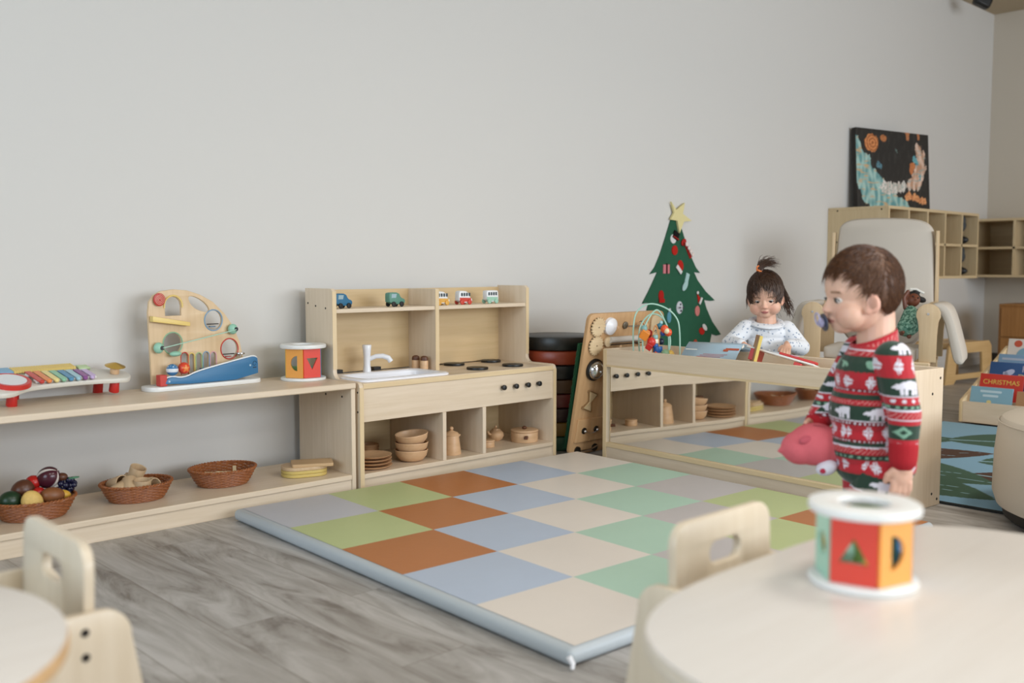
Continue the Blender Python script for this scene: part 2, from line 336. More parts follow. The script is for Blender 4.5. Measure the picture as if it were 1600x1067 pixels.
# ---------------------------------------------------------------- toy vehicles on the hutch shelf
TYRE = mat('tyre_black', '1B1B1B', .6)
def toy_car(name, label, x, y, body, kind, rz=0, hub='D9C7A8'):
    t = thing(name, label, 'toy vehicle', (x, y, .6805), rz, 'wooden toy vehicles on the kitchen hutch')
    w = .030
    if kind == 'truck': prof = [(-.040,.010),(.040,.010),(.042,.030),(.020,.036),(.008,.058),(-.036,.058),(-.042,.050)]
    elif kind == 'bus': prof = [(-.032,.007),(.032,.007),(.036,.02),(.034,.052),(.028,.058),(-.030,.058),(-.034,.052)]
    else: prof = [(-.036,.007),(.036,.007),(.038,.024),(.026,.030),(.014,.056),(-.026,.060),(-.036,.052)]
    bm_ = {'truck': mat('toy_paint_'+body, body, .5, var=.12, scale=60)}.get(kind) or mat('toy_paint_white', 'E6E6E6', .45)
    link('body', plate([smoothpoly(prof, 1)], w, 'XZ', (0,0,0), .003), bm_, t)
    if kind == 'truck':
        link('window', plate([[(-.032,.036),(-.008,.036),(-.004,.052),(-.030,.052)]], .001, 'XZ', (0,-w/2-.0003,0)), mat('toy_window_'+body, '9DB6BE' if body[0] != '4' else '86A793', .4), t)
    else:
        for k in range(4): link('window', plate([rrect(-.026+k*.014,-.016+k*.014,.036,.050,.002,2)], .001, 'XZ', (0,-w/2-.0003,0)), mat('toy_window_dark', '3F4A50', .4), t)
        link('livery', plate([[(-.033,.012),(.030,.012),(.030,.028),(-.033,.030)]], .001, 'XZ', (0,-w/2-.0004,0)), mat('toy_livery_'+body, body, .5), t)
    for x_ in (-.022, .020):
        for s in (-1, 1):
            wh = MB().cyl((x_, s*(w/2+.003), .0105), .0105, .006, 20, Matrix.Rotation(R(90), 3, 'X'), .001)
            for i in range(len(wh.v)): pass
            o = wh.build('wheel', TYRE if kind == 'truck' else mat('wheel_'+body, body, .5), t)
            o.location.y = .003
            if s < 0: MB().cyl((x_, -w/2-.0065, .0105), .004, .001, 12, Matrix.Rotation(R(90), 3, 'X')).build('hub', mat('hub_cream', hub, .5), o).location.y = .003
    return t
toy_car('toy_jeep', 'blue wooden toy car on the hutch shelf above the sink', 2.140, 3.225, '2E6E93', 'truck', R(8))
toy_car('toy_truck', 'green wooden toy truck on the hutch shelf near the middle divider', 2.395, 3.225, '5A8C7A', 'truck', R(4))
toy_car('toy_van', 'white toy van with yellow side beside the hutch divider', 2.625, 3.215, 'E0A94A', 'van', R(0))
toy_car('toy_van', 'white toy van with red wheels and red side stripe', 2.755, 3.220, 'C8402F', 'van', R(0))
toy_car('toy_bus', 'white toy bus with pale green side at the right end', 2.925, 3.235, '9CC5AE', 'bus', R(0))
# shakers
def shaker(x, y, label):
    t = thing('salt_shaker', label, 'shaker', (x, y, ZC), 0, 'wooden salt and pepper shakers')
    MB().cyl((0,0,0), .0165, .043, 24, None, .002).build('shaker_body', BEECH, t)
    MB().lathe([(.0165,.043),(.0168,.050),(.014,.058),(.006,.062)], (0,0,0), 24).build('shaker_cap', DARKW, t)
shaker(2.527, 3.262, 'wooden shaker with dark cap standing farther back beside the sink'); shaker(2.535, 3.215, 'wooden shaker with dark cap nearer the counter front beside the sink')
# ---------------------------------------------------------------- crockery in the kitchen
ZB = .0702
def plate_prof(r): return [(r*.55,0),(r*.8,.003),(r*.97,.010),(r,.0125),(r*.96,.0125),(r*.78,.006),(.0005,.005)]
def bowl_prof(r, h): return [(r*.42,0),(r*.7,h*.12),(r*.92,h*.5),(r,h*.95),(r*.985,h),(r*.93,h*.95),(r*.86,h*.55),(r*.62,h*.2),(.0005,h*.13)]
w = ['lowest', 'second from the bottom', 'third from the bottom', 'topmost']
pb = None
for k in range(4):
    o = MB().lathe(plate_prof(.078 if k else .080), n=48).build('wooden_plate', BEECH); o.location = (2.180, 3.095, ZB+k*.0132)
    tag(o, 'round wooden play plate, %s of the front stack in the left compartment' % w[k], 'plate', 'wooden play plates')
for k, (dx, tl) in enumerate(((0,0), (.002,0), (.006, 7))):
    o = MB().lathe(bowl_prof(.0665, .047), n=48).build('wooden_bowl', BEECH); o.location = (2.372+dx, 3.095, ZB+k*.030+(.004 if k == 2 else 0)); o.rotation_euler = (0, R(-tl), 0)
    tag(o, 'round wooden bowl, %s of three stacked in the left compartment' % ['lowest', 'middle', 'topmost and tilted'][k], 'bowl', 'stacked wooden bowls')
for k in range(3):
    o = MB().lathe(bowl_prof(.042, .030), n=32).build('wooden_dish', wood('beech_dark_turned', 'A87F58', 'B98F66', .5, 'X')); o.location = (2.30, 3.285, ZB+k*.011)
    tag(o, 'small wooden dish, %s of the nest behind the plates' % ['lowest', 'middle', 'topmost'][k], 'dish', 'small wooden dishes')
for k in range(3):
    t = MB().cyl((0,0,0), .040, .027, 32, None, .003).build('wooden_pot', wood('beech_brown', '7A5238', '96694A', .5, 'X') if k == 2 else MATS['beech_dark_turned']); t.location = (2.165, 3.29, ZB+k*.0275)
    tag(t, 'wooden round pot, %s of the stack behind the plates' % ['lowest', 'middle', 'dark topmost'][k], 'pot', 'stacked wooden pots')
t = thing('coffee_pot', 'tall wooden coffee pot with domed lid in the middle compartment', 'pot', (2.580, 3.095, ZB))
MB().lathe([(.040,0),(.0405,.004),(.031,.076),(.030,.078)], n=32).build('pot_body', BEECH, t)
l = MB().lathe([(.032,.078),(.033,.081),(.026,.090),(.010,.096),(.006,.099)], n=32).build('lid', BEECH, t); MB().ell((0,0,.106), .0085).build('lid_knob', BEECH, l)
MB().cone((.032,0,.068), (.043,0,.074), .006, .005).build('spout', BEECH, t)
t = thing('sugar_bowl', 'short round wooden sugar box at the left of the right compartment', 'bowl', (2.795, 3.11, ZB))
MB().cyl((0,0,0), .030, .024, 32, None, .002).build('bowl_body', BEECH, t); MB().cyl((0,0,.0242), .031, .007, 32, None, .002).build('lid', BEECH, t)
t = thing('teapot', 'small round wooden teapot at the back of the right compartment', 'teapot', (2.925, 3.20, ZB))
MB().lathe([(.018,0),(.030,.010),(.036,.024),(.034,.036),(.022,.048),(.014,.050)], n=32).build('teapot_body', BEECH, t)
l = MB().lathe([(.019,.0495),(.018,.053),(.006,.057)], n=24).build('lid', BEECH, t); MB().ell((0,0,.063), .006).build('lid_knob', BEECH, l)
MB().tube([(-.03,0,.03),(-.042,0,.036),(-.050,0,.048)], [.006,.005,.004], 10).build('spout', BEECH, t)
t = thing('cooking_pot', 'wide lidded wooden cooking pot with dark handles on the right', 'pot', (3.010, 3.105, ZB))
MB().cyl((0,0,0), .060, .044, 40, None, .003).build('pot_body', BEECH, t)
l = MB().cyl((0,0,.0445), .062, .009, 40, None, .003).build('lid', BEECH, t); MB().ell((0,0,.060), (.011,.011,.008)).build('lid_knob', DARKW, l)
for s in (-1, 1): MB().box(-.014, .014, -.008, .008, -.007, .007).build('handle', DARKW, t, .003, None, (s*.040, -.052 if s < 0 else .052, .026), (0, 0, R(38)))
# ---------------------------------------------------------------- baskets
def wicker_mat():
    return wood('wicker_cane', '7E4624', 'A9683A', .45, 'Z', 3)
WK = wicker_mat()
def basket(x, y, r0, r1, h, label, rz=0, sq=.86):
    t = thing('wicker_basket', label, 'basket', (x, y, .0753), rz, 'oval wicker baskets')
    nr = 11; nst = 34; m = MB()
    def rad(f): return r0+(r1-r0)*(f**.8)
    for k in range(nr):
        f = k/(nr-1); z = .004+f*(h-.008); r = rad(f); pts = []; N_ = nst*4
        for i in range(N_):
            a = 2*PI*i/N_; rr = r+.0016*math.cos(a*nst/2+PI*k)*1.0
            pts.append((rr*math.cos(a), rr*sq*math.sin(a), z+.0006*math.sin(a*nst)))
        m.tube(pts, h/nr*.55, 6, True)
    m.build('woven_wall', WK, t)
    s = MB()
    for i in range(nst):
        a = 2*PI*i/nst; s.tube([(rad(f)*math.cos(a), rad(f)*sq*math.sin(a), .003+f*(h-.004)) for f in (0, .5, 1)], .0014, 5)
    o = s.build('stakes', WK, t)
    b = MB()
    for ph in (0, PI):
        pts = []
        for i in range(220):
            a = 2*PI*i/220; q = a*30+ph; rr = r1+.002+.0026*math.cos(q); pts.append((rr*math.cos(a), rr*sq*math.sin(a), h+.0026*math.sin(q)))
        b.tube(pts, .0030, 6, True)
    b.build('braided_rim', WK, t)
    link('base', plate([circ(0,0,r0+.002,40,(r0+.002)*sq)], .004, 'XY', (0,0,.003)), WK, t)
    return t
basket(.975, 3.170, .088, .118, .058, 'wicker basket filled with toy fruit and vegetables at the left')
basket(1.300, 3.185, .085, .112, .056, 'wicker basket filled with wooden cups in the middle')
basket(1.615, 3.200, .085, .115, .058, 'wicker basket nearly empty with small sticks, nearest the boards')
# wooden cups in the middle basket
CUPW = wood('pale_cup_wood', 'C0A17C', 'CFB490', .5, 'Z')
cups = [(-.050,.035,.050,R(75),.3),(-.030,-.022,.045,R(60),2.8),(.010,.030,.072,R(25),.6),(.002,-.040,.040,R(8),0),(.050,.0,.040,R(85),-.4),(-.015,.060,.04,R(60),1.8),(.030,-.030,.036,R(70),.5),(-.062,-.01,.038,R(80),2.0)]
cl = ['lying on its side at the far left of the middle basket','leaning open mouth left in the middle basket','standing highest at the back of the middle basket','standing upright at the front of the middle basket','lying at the right side of the middle basket','lying at the rear rim of the middle basket','small at the front right of the middle basket','half hidden at the left rim of the middle basket']
for k, (x, y, z, tl, rz) in enumerate(cups):
    o = MB().lathe([(.021,-.03),(.0225,-.028),(.027,.03),(.0265,.031),(.0235,.03),(.0195,-.022),(.0005,-.024)], n=28).build('wooden_cup', CUPW)
    o.location = (1.300+x, 3.185+y, .0753+z); o.rotation_euler = (tl, 0, rz); tag(o, 'pale wooden cup '+cl[k], 'cup', 'wooden cups in the middle basket')
for k in range(7):
    a = [.2, .9, 1.4, 2.0, 2.7, .05, 1.1][k]; o = MB().box(-.035, .035, -.006, .006, -.003, .003).build('wooden_stick', mat('pale_stick_wood', 'D9C6A0', .5), None, .001)
    o.location = (1.605+[-.02,.02,.0,.03,-.01,.01,.04][k], 3.19+[.0,.01,-.02,.02,.03,-.01,-.02][k], .087+k*.0065); o.rotation_euler = (0, R([0,6,-6,4,-5,8,-8][k]), a)
    tag(o, ['flat pale wooden stick lying %s in the right basket' % q for q in ('lowest', 'across the lowest', 'at the front', 'at the right side', 'at the back', 'second from the top', 'on top of the heap')][k], 'stick', 'flat sticks in the basket')
# toy food in the left basket
bx, by, bz = .975, 3.170, .0753
def food(name, label, loc, mb, m, rot=None, grp=None):
    o = mb.build(name, m); o.location = (bx+loc[0], by+loc[1], bz+loc[2]); o.rotation_euler = rot or (0,0,0); return tag(o, label, 'toy food', 'toy fruit and vegetables in the basket')
def vf(me, fn):
    paint(me, fn); return me
food('toy_melon', 'dark green toy melon at the left of the fruit basket', (-.070,-.012,.062), MB().ell((0,0,0),(.034,.030,.030)), mat('melon_green', '1E3A24', .35, var=.4, scale=60))
food('toy_bread', 'knobbly yellow toy bread at the front of the fruit basket', (-.020,-.052,.056), MB().ell((0,0,0),(.031,.022,.038),None,30,20), mat('bun_yellow', 'DDB869', .6, var=.15, scale=120, bump=1, bscale=150), (0, R(-20), 0))
food('toy_potato', 'brown purple toy potato behind the yellow bread', (-.024,.020,.082), MB().ell((0,0,0),(.036,.030,.032)), mat('brown_food', '5A3524', .35), (0, R(-30), 0))
food('toy_tomato', 'bright red toy tomato at the back of the fruit basket', (.010,.030,.100), MB().ell((0,0,0),(.024,.024,.022)), mat('tomato_red', 'B5211C', .25))
food('toy_tomato', 'small red toy tomato in the middle of the fruit basket', (.012,-.010,.073), MB().ell((0,0,0),(.020,.018,.018)), mat('tomato_red', 'B5211C', .25))
food('toy_berry', 'small red toy berry low at the front left of the basket', (-.050,-.066,.044), MB().ell((0,0,0),(.013,.013,.012)), mat('tomato_red', 'B5211C', .25))
food('toy_potato', 'brown toy potato with a cut seam at the front right', (.042,-.040,.066), MB().ell((0,0,0),(.036,.026,.025),None,24,16), mat('kiwi_brown', '84522F', .45, var=.2, scale=40), (0, R(6), 0))
food('toy_lemon', 'yellow toy lemon at the right rim of the basket', (.080,-.028,.060), MB().ell((0,0,0),(.022,.016,.015)), mat('lemon_yellow', 'D6A83E', .4), (0, R(20), 0))
def fig(c, n):
    a = math.atan2(c.y, c.x); q = (a/PI*3+.2) % 2
    return L3('D9D2CC') if abs(q-1) < .17 and c.length > .02 else L3('4A1F2C')
me = MB().ell((0,0,0),(.033,.033,.036),None,64,40).mesh(); paint(me, fig)
o = link('toy_onion', me, vcol_mat('striped_onion', .2)); o.location = (bx+.050, by+.015, bz+.112); o.rotation_euler = (R(50), R(25), R(20)); tag(o, 'purple toy onion with white stripes on top of the fruit basket', 'toy food', 'toy fruit and vegetables in the basket')
t = thing('toy_grapes', 'bunch of dark blue toy grapes at the right of the basket', 'toy food', (bx+.098, by+.0, bz+.080), 0, 'toy fruit and vegetables in the basket')
m = MB()
for k in range(22): m.ell((random.uniform(-.024,.028), random.uniform(-.018,.018), random.uniform(-.022,.020)), .0095, None, 12, 8)
m.build('grapes', mat('grape_blue', '1C1C38', .2), t)
link('leaf', plate([smoothpoly([(-.018,0),(-.006,.012),(.012,.010),(.02,-.002),(.004,-.012)],2)], .003, 'XY', (.018,-.012,.026)), mat('leaf_green', '4F8A66', .5), t)
MB().ell((-.012,.004,.030),(.018,.016,.013)).build('stem_knob', mat('brown_food', '5A3524', .35), t)
# cutting boards at the right of the shelf
def cboard(x, y, z, rz, label, m, L=.165, w=.115, r=.05, tilt=0):
    o = link('cutting_board', plate([rrect(-L/2, L/2, -w/2, w/2, r)], .0115, 'XY', (0,0,0), .001), m); o.location = (x, y, z); o.rotation_euler = (0, tilt, rz); return tag(o, label, 'board', 'stacked toy boards')
YE = mat('yellow_edge_board', 'C9B064', .5); TB = wood('tan_board', 'BE9C72', 'CBAA80', .5, 'X')
for k in range(3):
    cboard(1.905, 3.135, .0820+k*.0125, R(-18), ['pale round-ended wooden board, lowest of the stack', 'pale round-ended wooden board, second of the stack', 'pale round-ended wooden board under the brown one'][k], YE if k < 2 else CUPW)
cboard(1.930, 3.120, .1180, R(-28), 'flat brown square-cornered board lying on top of the pale ones', TB, .15, .10, .008)
# ---------------------------------------------------------------- shape sorter drums
SW = mat('sorter_white', 'E3E3E0', .3); COLS = {'red': 'D8402E', 'orange': 'E9A24C', 'mint': '9CCDB6', 'blue': '4E86B5', 'green': '8DB56A', 'yellow': 'E5C24F'}
def sorter(loc, rz, label, order, group='hexagonal shape sorter drums'):
    t = thing('shape_sorter', label, 'toy', loc, rz, group); s = .066; ap = s*math.sqrt(3)/2; H0, H1 = .011, .109
    hexa = lambda r: [(r*math.cos(R(60*i)), r*math.sin(R(60*i))) for i in range(6)]
    link('base', plate([smoothpoly(hexa(.088), 3)], .010, 'XY', (0,0,.005), .003), SW, t)
    link('top_ring', plate([smoothpoly(hexa(.090), 3), circ(0,0,.036,32)], .014, 'XY', (0,0,H1+.007), .004), SW, t)
    for i in range(6):
        c = order[i]; a = R(60*i+30); hh = (H1-H0)/2; zc = (H1+H0)/2
        tri = [(-.021,-.018),(.021,-.018),(0,.020)]
        hole = {'red': tri if 'table' in label else [(-.021,.018),(0,-.022),(.021,.018)], 'orange': [(-.011,.026)]+[(-.011+.026*math.sin(R(q)), .026*math.cos(R(q))) for q in range(15,180,15)]+[(-.011,-.026)],
                'mint': circ(0,0,.018,20), 'blue': rrect(-.017,.017,-.017,.017,.002), 'green': circ(0,0,.021,6), 'yellow': rrect(-.022,.022,-.010,.010,.009)}[c]
        if c == 'orange' and 'shelf' in label: hole = [(-x, y) for x, y in hole]
        M = Matrix((( -math.sin(a), 0, math.cos(a)), (math.cos(a), 0, math.sin(a)), (0, 1, 0)))
        link('side_panel', plate([rrect(-s/2+.001, s/2-.001, -hh, hh, .001, 1), hole], .005, 'XY', (ap*math.cos(a), ap*math.sin(a), zc), 0, M), mat('sorter_'+c, COLS[c], .35), t)['label'] = c+' side panel with a cut-out shape'
    t.scale = (1.10,)*3 if 'shelf' in label else (.94, .94, .90)
    for nm, p, r, m in (('ball', (.014,-.022,.030), .018, 'mint'), ('ball', (-.024,.010,.028), .017, 'blue')):
        pass
    return t
sorter((1.970, 3.235, ZS), R(-61.3), 'shape sorter drum on the low shelf beside the kitchen hutch', ['blue','mint','green','yellow','orange','red'])
FZ = .410
sorter((1.253, .628, FZ), R(-43.4-32), 'shape sorter drum standing on the pale table in the foreground', ['blue','green','yellow','mint','red','orange'])
def loose(loc, m, label, mb): o = mb.build('toy_block', m); o.location = loc; return tag(o, label, 'toy', 'blocks inside the sorter drums')
loose((1.963, 3.205, ZS+.028), mat('sorter_mint', COLS['mint'], .35), 'round mint block inside the shelf sorter drum', MB().ell((0,0,0), .017))
loose((1.240,.600,FZ+.030), mat('sorter_yellow', COLS['yellow'], .35), 'yellow block inside the foreground sorter drum behind the triangle', MB().ell((0,0,0),(.026,.018,.019)))
loose((1.268,.670,FZ+.031), mat('sorter_mint', COLS['mint'], .35), 'mint ball inside the foreground sorter drum', MB().ell((0,0,0), .020))
# ---------------------------------------------------------------- music table on the shelf
t = thing('toy_music_table', 'white toy music table with red legs, drum, xylophone and cymbal', 'toy instrument', (1.103, 3.245, ZS+.005), 0, None, (R(13), 0, R(6)))
MW = mat('music_board_white', 'D9D5CB', .35)
# board outline: big lobe left (drum), long body, small lobe right (cymbal)
out = []
out += [(-.235+.085*math.cos(R(a)), -.045+.085*math.sin(R(a))) for a in range(90, 330, 15)]
out += [(-.13,-.085),(-.02,-.075),(.10,-.075)]
out += [(.215+.055*math.cos(R(a)), -.035+.055*math.sin(R(a))) for a in range(-80, 91, 15)]
out += [(.14,.055),(.09,.090),(-.05,.095),(-.17,.085)]
link('board', plate([smoothpoly(out, 1)], .016, 'XY', (0,0,.046), .004), MW, t)
RD = mat('drum_red', 'C8322B', .35)
d = MB().lathe([(.068,.054),(.068,.066),(.066,.068),(.055,.068),(.053,.067),(.001,.067)], (-.185,-.045,0), 40, None, False).build('drum_rim', RD, t)
MB().cyl((-.185,-.045,.0672), .053, .0015, 40).build('drum_skin', mat('drum_skin', 'E3E4E6', .5), d)
for x, y in ((-.20,-.095),(-.115,.062),(.20,-.060),(.19,.03)):
    MB().cyl((x,y,0 if y < -.03 else -.045), .0185, .038 if y < -.03 else .083, 24, None, .003, .0165).build('leg', mat('leg_red', 'BF2620', .4), t)
xc = ['C23B32','E38648','E6D48A','8BBF9E','4E8BB0','9DC3D0','8A4E8C','C0A9D0']
for y, nm in ((-.055, 0), (.005, 1)): MB().box(-.105, .125, y-.012, y+.012, .054, .064).build('bar_rail', SW, t, .004)
for k, c in enumerate(xc):
    x = -.092+k*.0285
    b = MB().box(x-.0115, x+.0115, -.080+.002*k, .022-.003*k, .065, .068).build('tone_bar', mat('bar_'+c, c, .3), t, .001)
    b['label'] = ['red','orange','yellow','green','blue','light blue','purple','lilac'][k]+' xylophone bar'
g = MB()
for k in range(24):
    a = -.125+k*.0096; g.tube([(a,.040,.061),(a+.0,.078,.061)], .0055, 8)
g.build('guiro_ribs', mat('guiro_yellow', 'E3C778', .4), t)
MB().box(-.19,-.13,.035,.085,.054,.066).build('blue_slider', mat('slider_blue', '7FA9C6', .4), t, .006)
for k in range(8): MB().ell((-.088+k*.027,-.0745,.063),(.009,.009,.007)).build('bar_end', mat('bar_'+xc[k], xc[k], .3), t)
MB().box(.112,.155,.030,.066,.054,.062).build('green_slider', mat('slider_green', 'B9CFA0', .4), t, .005)
MB().cyl((.215,-.030,.054), .0165, .026, 24, None, .002).build('cymbal_post', BEECH, t)
MB().lathe([(.001,.088),(.012,.086),(.036,.0795),(.037,.080),(.014,.089),(.001,.092)], (.215,-.030,0), 40, None, False).build('cymbal', BRASS, t)
for o_ in t.children_recursive: o_.data.transform(Matrix.Diagonal((.86,1,1,1)) @ Matrix.Translation((0,.078,0)))
# ---------------------------------------------------------------- ball-run board
t = thing('ball_run_board', 'arched plywood activity board with cut-outs and long blue ramp', 'toy', (1.590, 3.285, ZS), R(3))
PLY = wood('ply_activity', 'D2B48C', 'DEC39D', .45, 'Z')
bo = [(-.178,.018),(-.185,.25),(-.180,.285),(-.165,.305),(-.14,.318),(-.09,.324),(-.04,.320),(.01,.305),(.06,.280),(.105,.240),(.14,.195),(.165,.140),(.180,.080),(.185,.018)]
def arch(cx, y0, w, h): return [(cx-w,y0),(cx+w,y0)]+[(cx+w*math.cos(R(a)), y0+h-w+w*math.sin(R(a))) for a in range(0,181,30)]
eye = smoothpoly([(-.040,.300),(-.020,.262),(.028,.245),(.050,.250),(.030,.278),(-.010,.300)],2)
holes = [arch(-.093,.238,.030,.062), eye, circ(.060,.218,.0335,28), circ(-.098,.148,.0345,28), circ(.122,.118,.0335,28)]
slots = [(-.055,.042,.012,.072),(-.028,.045,.009,.065),(.000,.048,.010,.062),(.028,.050,.010,.062),(.056,.052,.010,.058)]
holes += [arch(*s_) for s_ in slots]
link('board', plate([bo]+holes, .012, 'XZ', (0,.03,0), .002), PLY, t)
link('base', plate([rrect(-.215,.225,-.045,.060,.04)], .015, 'XY', (0,0,.0075), .003), SW, t)
def ring(cx, cz, r, c): 
    MB().tube([(cx+r*math.cos(2*PI*i/40), .0235, cz+r*math.sin(2*PI*i/40)) for i in range(40)], .0022, 8, True).build('cutout_ring', mat('ring_'+c, c, .4), t)
ring(.060,.218,.035,'7C9DB8'); ring(-.098,.148,.036,'8FB795'); ring(.122,.118,.035,'BF3A33')
for (cx, y0, w_, h_), c in zip(slots, ('BF3A33','E0C766','9DBF8A','7C9DB8','D79CA8')):
    MB().tube([(x, .0235, z) for x, z in arch(cx, y0, w_+.002, h_+.002)[1:]+[(cx-w_-.002, y0)]], .0018, 6).build('slot_outline', mat('ring_'+c, c, .4), t)
for cx, cz, c in ((.060,.205,'4A6F8C'),(.122,.100,'A3332D')):
    MB().box(cx-.022,cx+.022,.026,.034,cz-.0015,cz+.0015).build('cutout_bar', SCREW, t); MB().box(cx-.013,cx+.009,.026,.034,cz-.010,cz-.007).build('cutout_bar', mat('bar_'+c, c, .4), t)
YL = mat('ramp_yellow', 'E5C877', .4)
link('upper_ramp', plate([[(-.182,.222),(-.045,.203),(-.045,.216),(-.182,.240)]], .026, 'XZ', (0,.008,0), .002), YL, t)
MB().tube([(-.093+.034*math.cos(R(a)), .0225, .270+.034*math.sin(R(a))) for a in range(-10,191,20)], .003, 6).build('arch_outline', YL, t)
sw = MB().cyl((-.148,.018,.292), .021, .006, 32, Matrix.Rotation(R(90),3,'X'), .001).build('spiral_disc', mat('disc_red', 'B93228', .4), t)
MB().tube([(-.148+(.003+.0023*a/PI)*math.cos(a), .0115, .292+(.003+.0023*a/PI)*math.sin(a)) for a in [i*PI/10 for i in range(66)]], .0009, 5).build('spiral_line', mat('spiral_pale', 'E2A48F', .5), sw)
link('lower_ramp', plate([smoothpoly([(-.160,.017),(.205,.017),(.205,.082),(.196,.090),(.18,.091),(.02,.064),(-.04,.052),(-.072,.040),(-.10,.038),(-.125,.044),(-.150,.040)],1)], .010, 'XZ', (.0,-.028,0), .0015), mat('ramp_blue', '2F6E9A', .4), t)
link('ramp_edge', plate([smoothpoly([(-.164,.0165),(.209,.0165),(.209,.085),(.199,.094),(.18,.095),(.02,.068),(-.04,.056),(-.072,.044),(-.10,.042),(-.125,.048),(-.154,.044)],1)], .006, 'XZ', (0,-.0215,0), .001), SW, t)
MB().box(-.176,-.150,-.032,-.002,.016,.052).build('end_block', mat('block_red', 'C23A30', .4), t, .002)
MB().box(.0,.2,-.018,.022,.050,.060).build('inner_ramp', mat('ramp_blue', '2F6E9A', .4), t)
for x, z in ((-.143,.030),(.172,.062)): MB().cyl((x,-.033,z), .0035, .001, 12, Matrix.Rotation(R(90),3,'X')).build('screw_cap', mat('cap_pale', 'A9C3D0', .4), t)
lg = MB().tube([(.190+.007*math.cos(a)*(1+.25*math.sin(2*a)), -.0334, .068+.007*math.sin(a)) for a in [i*PI/12 for i in range(23)]], .0008, 5).build('round_emblem', mat('emblem_navy', '163247', .5), t)
MB().box(.183,.197,-.034,-.0332,.052,.0555).build('emblem_bar', mat('emblem_navy', '163247', .5), t)
for x, z, nm in ((-.158,.137,0),(.128,.186,1)):
    c = MB().ell((x,.008,z),(.018,.014,.018)).build('cable_anchor', mat('anchor_mint', '93C4AC', .4), t)
    MB().cyl((x+.006,-.004,z), .007, .004, 16, Matrix.Rotation(R(90),3,'X')).build('anchor_hole', BLACK, c)
MB().tube([(-.150,-.009,.137),(.132,-.009,.184)], .0017, 8).build('cable', mat('cable_mint', 'A9D0BC', .5), t)
MB().ell((-.100,.002,.115),(.022,.014,.009)).build('cable_rider', mat('anchor_mint', '93C4AC', .4), t)
MB().cyl((.155,.006,.098), .0165, .007, 24, None, .002).build('bell', STEEL, t); MB().cyl((.155,.006,.090), .005, .010, 12).build('bell_post', STEEL, t)
t.scale = (1, 1, 1.07)
def ball(name, x, label, c1, c2, fn):
    me = MB().ell((0,0,0), .0205, None, 48, 32).mesh(); paint(me, fn); o = link(name, me, vcol_mat(name+'_paint', .35)); o.location = x; o['label'] = label; o['category'] = 'ball'; o['group'] = 'wooden balls on the ball run'
ball('wooden_ball', (1.468, 3.262, ZS+.070), 'blue wooden ball with white band on the ball run', 0, 0, lambda c, n: L3('DDE3E8') if -.007 < c.z < .004 else (L3('C9D6E0') if c.z > .008 and math.sin(c.x*500)*math.sin(c.y*500) > .7 else L3('3E77A6')))
ball('wooden_ball', (1.511, 3.264, ZS+.073), 'red wooden ball with orange star on the ball run', 0, 0, lambda c, n: L3('E58A45') if math.hypot(c.x, c.z) < .010+.004*math.cos(5*math.atan2(c.z, c.x)-PI/2) and c.y < 0 else L3('D8432D'))

MS = .305; mphi = -.0449; T0 = (1.5775, 2.9358)
t = thing('play_mat', 'padded play mat of pastel squares with rust squares, on the floor', 'mat', (T0[0], T0[1], 0), mphi)
def clothm(name, h): return mat(name, h, .42, spec=.45, bump=.25, bscale=55, var=.03, scale=12)
tc_ = ['B9BAC1','B5C089','B06D39','AEBBCE','DAD1C7','A8C7B4','B9B3B2','B3BD86','B06D39','AEBBCE']
body = link('padding', MB().box(-.045, 5*MS+.03, -5*MS-.045, .035, .001, .0385).mesh(), clothm('mat_edge_blue', 'B2BABF'), t, .016); body.modifiers['bevel'].segments = 5
g = {}
for j in range(5):
    for i in range(5):
        c = tc_[(i+j) % 10]; m = MB()
        N_ = 8; vs = []
        for b in range(N_+1):
            for a in range(N_+1):
                u, v = a/N_, b/N_
                x = (i+u)*MS-(.018 if i == 0 and a == 0 else 0)+(.016 if i == 4 and a == N_ else 0); y = -(j+v)*MS-(.030 if j == 4 and b == N_ else 0)+(.020 if j == 0 and b == 0 else 0)
                dd = min(.016, x+.045, 5*MS+.03-x, .035-y, y+5*MS+.045); z = .0393+.0022*math.sin(PI*u)*math.sin(PI*v)-(.016-math.sqrt(max(0, .016**2-(.016-dd)**2)))
                vs.append((x, y, z))
        m.add(vs, [(b*(N_+1)+a, (b+1)*(N_+1)+a, (b+1)*(N_+1)+a+1, b*(N_+1)+a+1) for b in range(N_) for a in range(N_)])
        o = m.build('square', clothm('mat_'+c, c), t); o['label'] = {'B9BAC1':'pale grey','B5C089':'light green','B06D39':'rust brown','AEBBCE':'pale blue','DAD1C7':'cream','A8C7B4':'mint green','B9B3B2':'warm grey','B3BD86':'yellow green'}[c]+' square of the mat'
MB().tube([(-.05,-5*MS-.045,.028),(-.045,-5*MS-.052,.014),(-.050,-5*MS-.056,.004)], [.007,.006,.004], 8).build('zip_pull', WHITE, t)
# ---------------------------------------------------------------- stacked floor cushions
cc = ['2F5B42','8A6A2A','3A2420','6B2A22','5A4028','1E1E1C','8E3A20','1D1C18']
nm = ['green','mustard','dark brown','dark red','brown','black','rust','black']
for k in range(8):
    o = MB().lathe([(.17,0),(.178,.004),(.182,.02),(.182,.045),(.178,.060),(.17,.0645)], n=48).build('floor_cushion', mat('vinyl_'+cc[k], cc[k], .35)); o.location = (3.335, 3.215, .001+k*.0655)
    tag(o, '%s round floor cushion, %s of the stack beside the kitchen' % (nm[k], ['lowest','second from the bottom','third from the bottom','fourth from the bottom','fourth from the top','third from the top','second from the top','topmost'][k]), 'cushion', 'stacked round floor cushions')
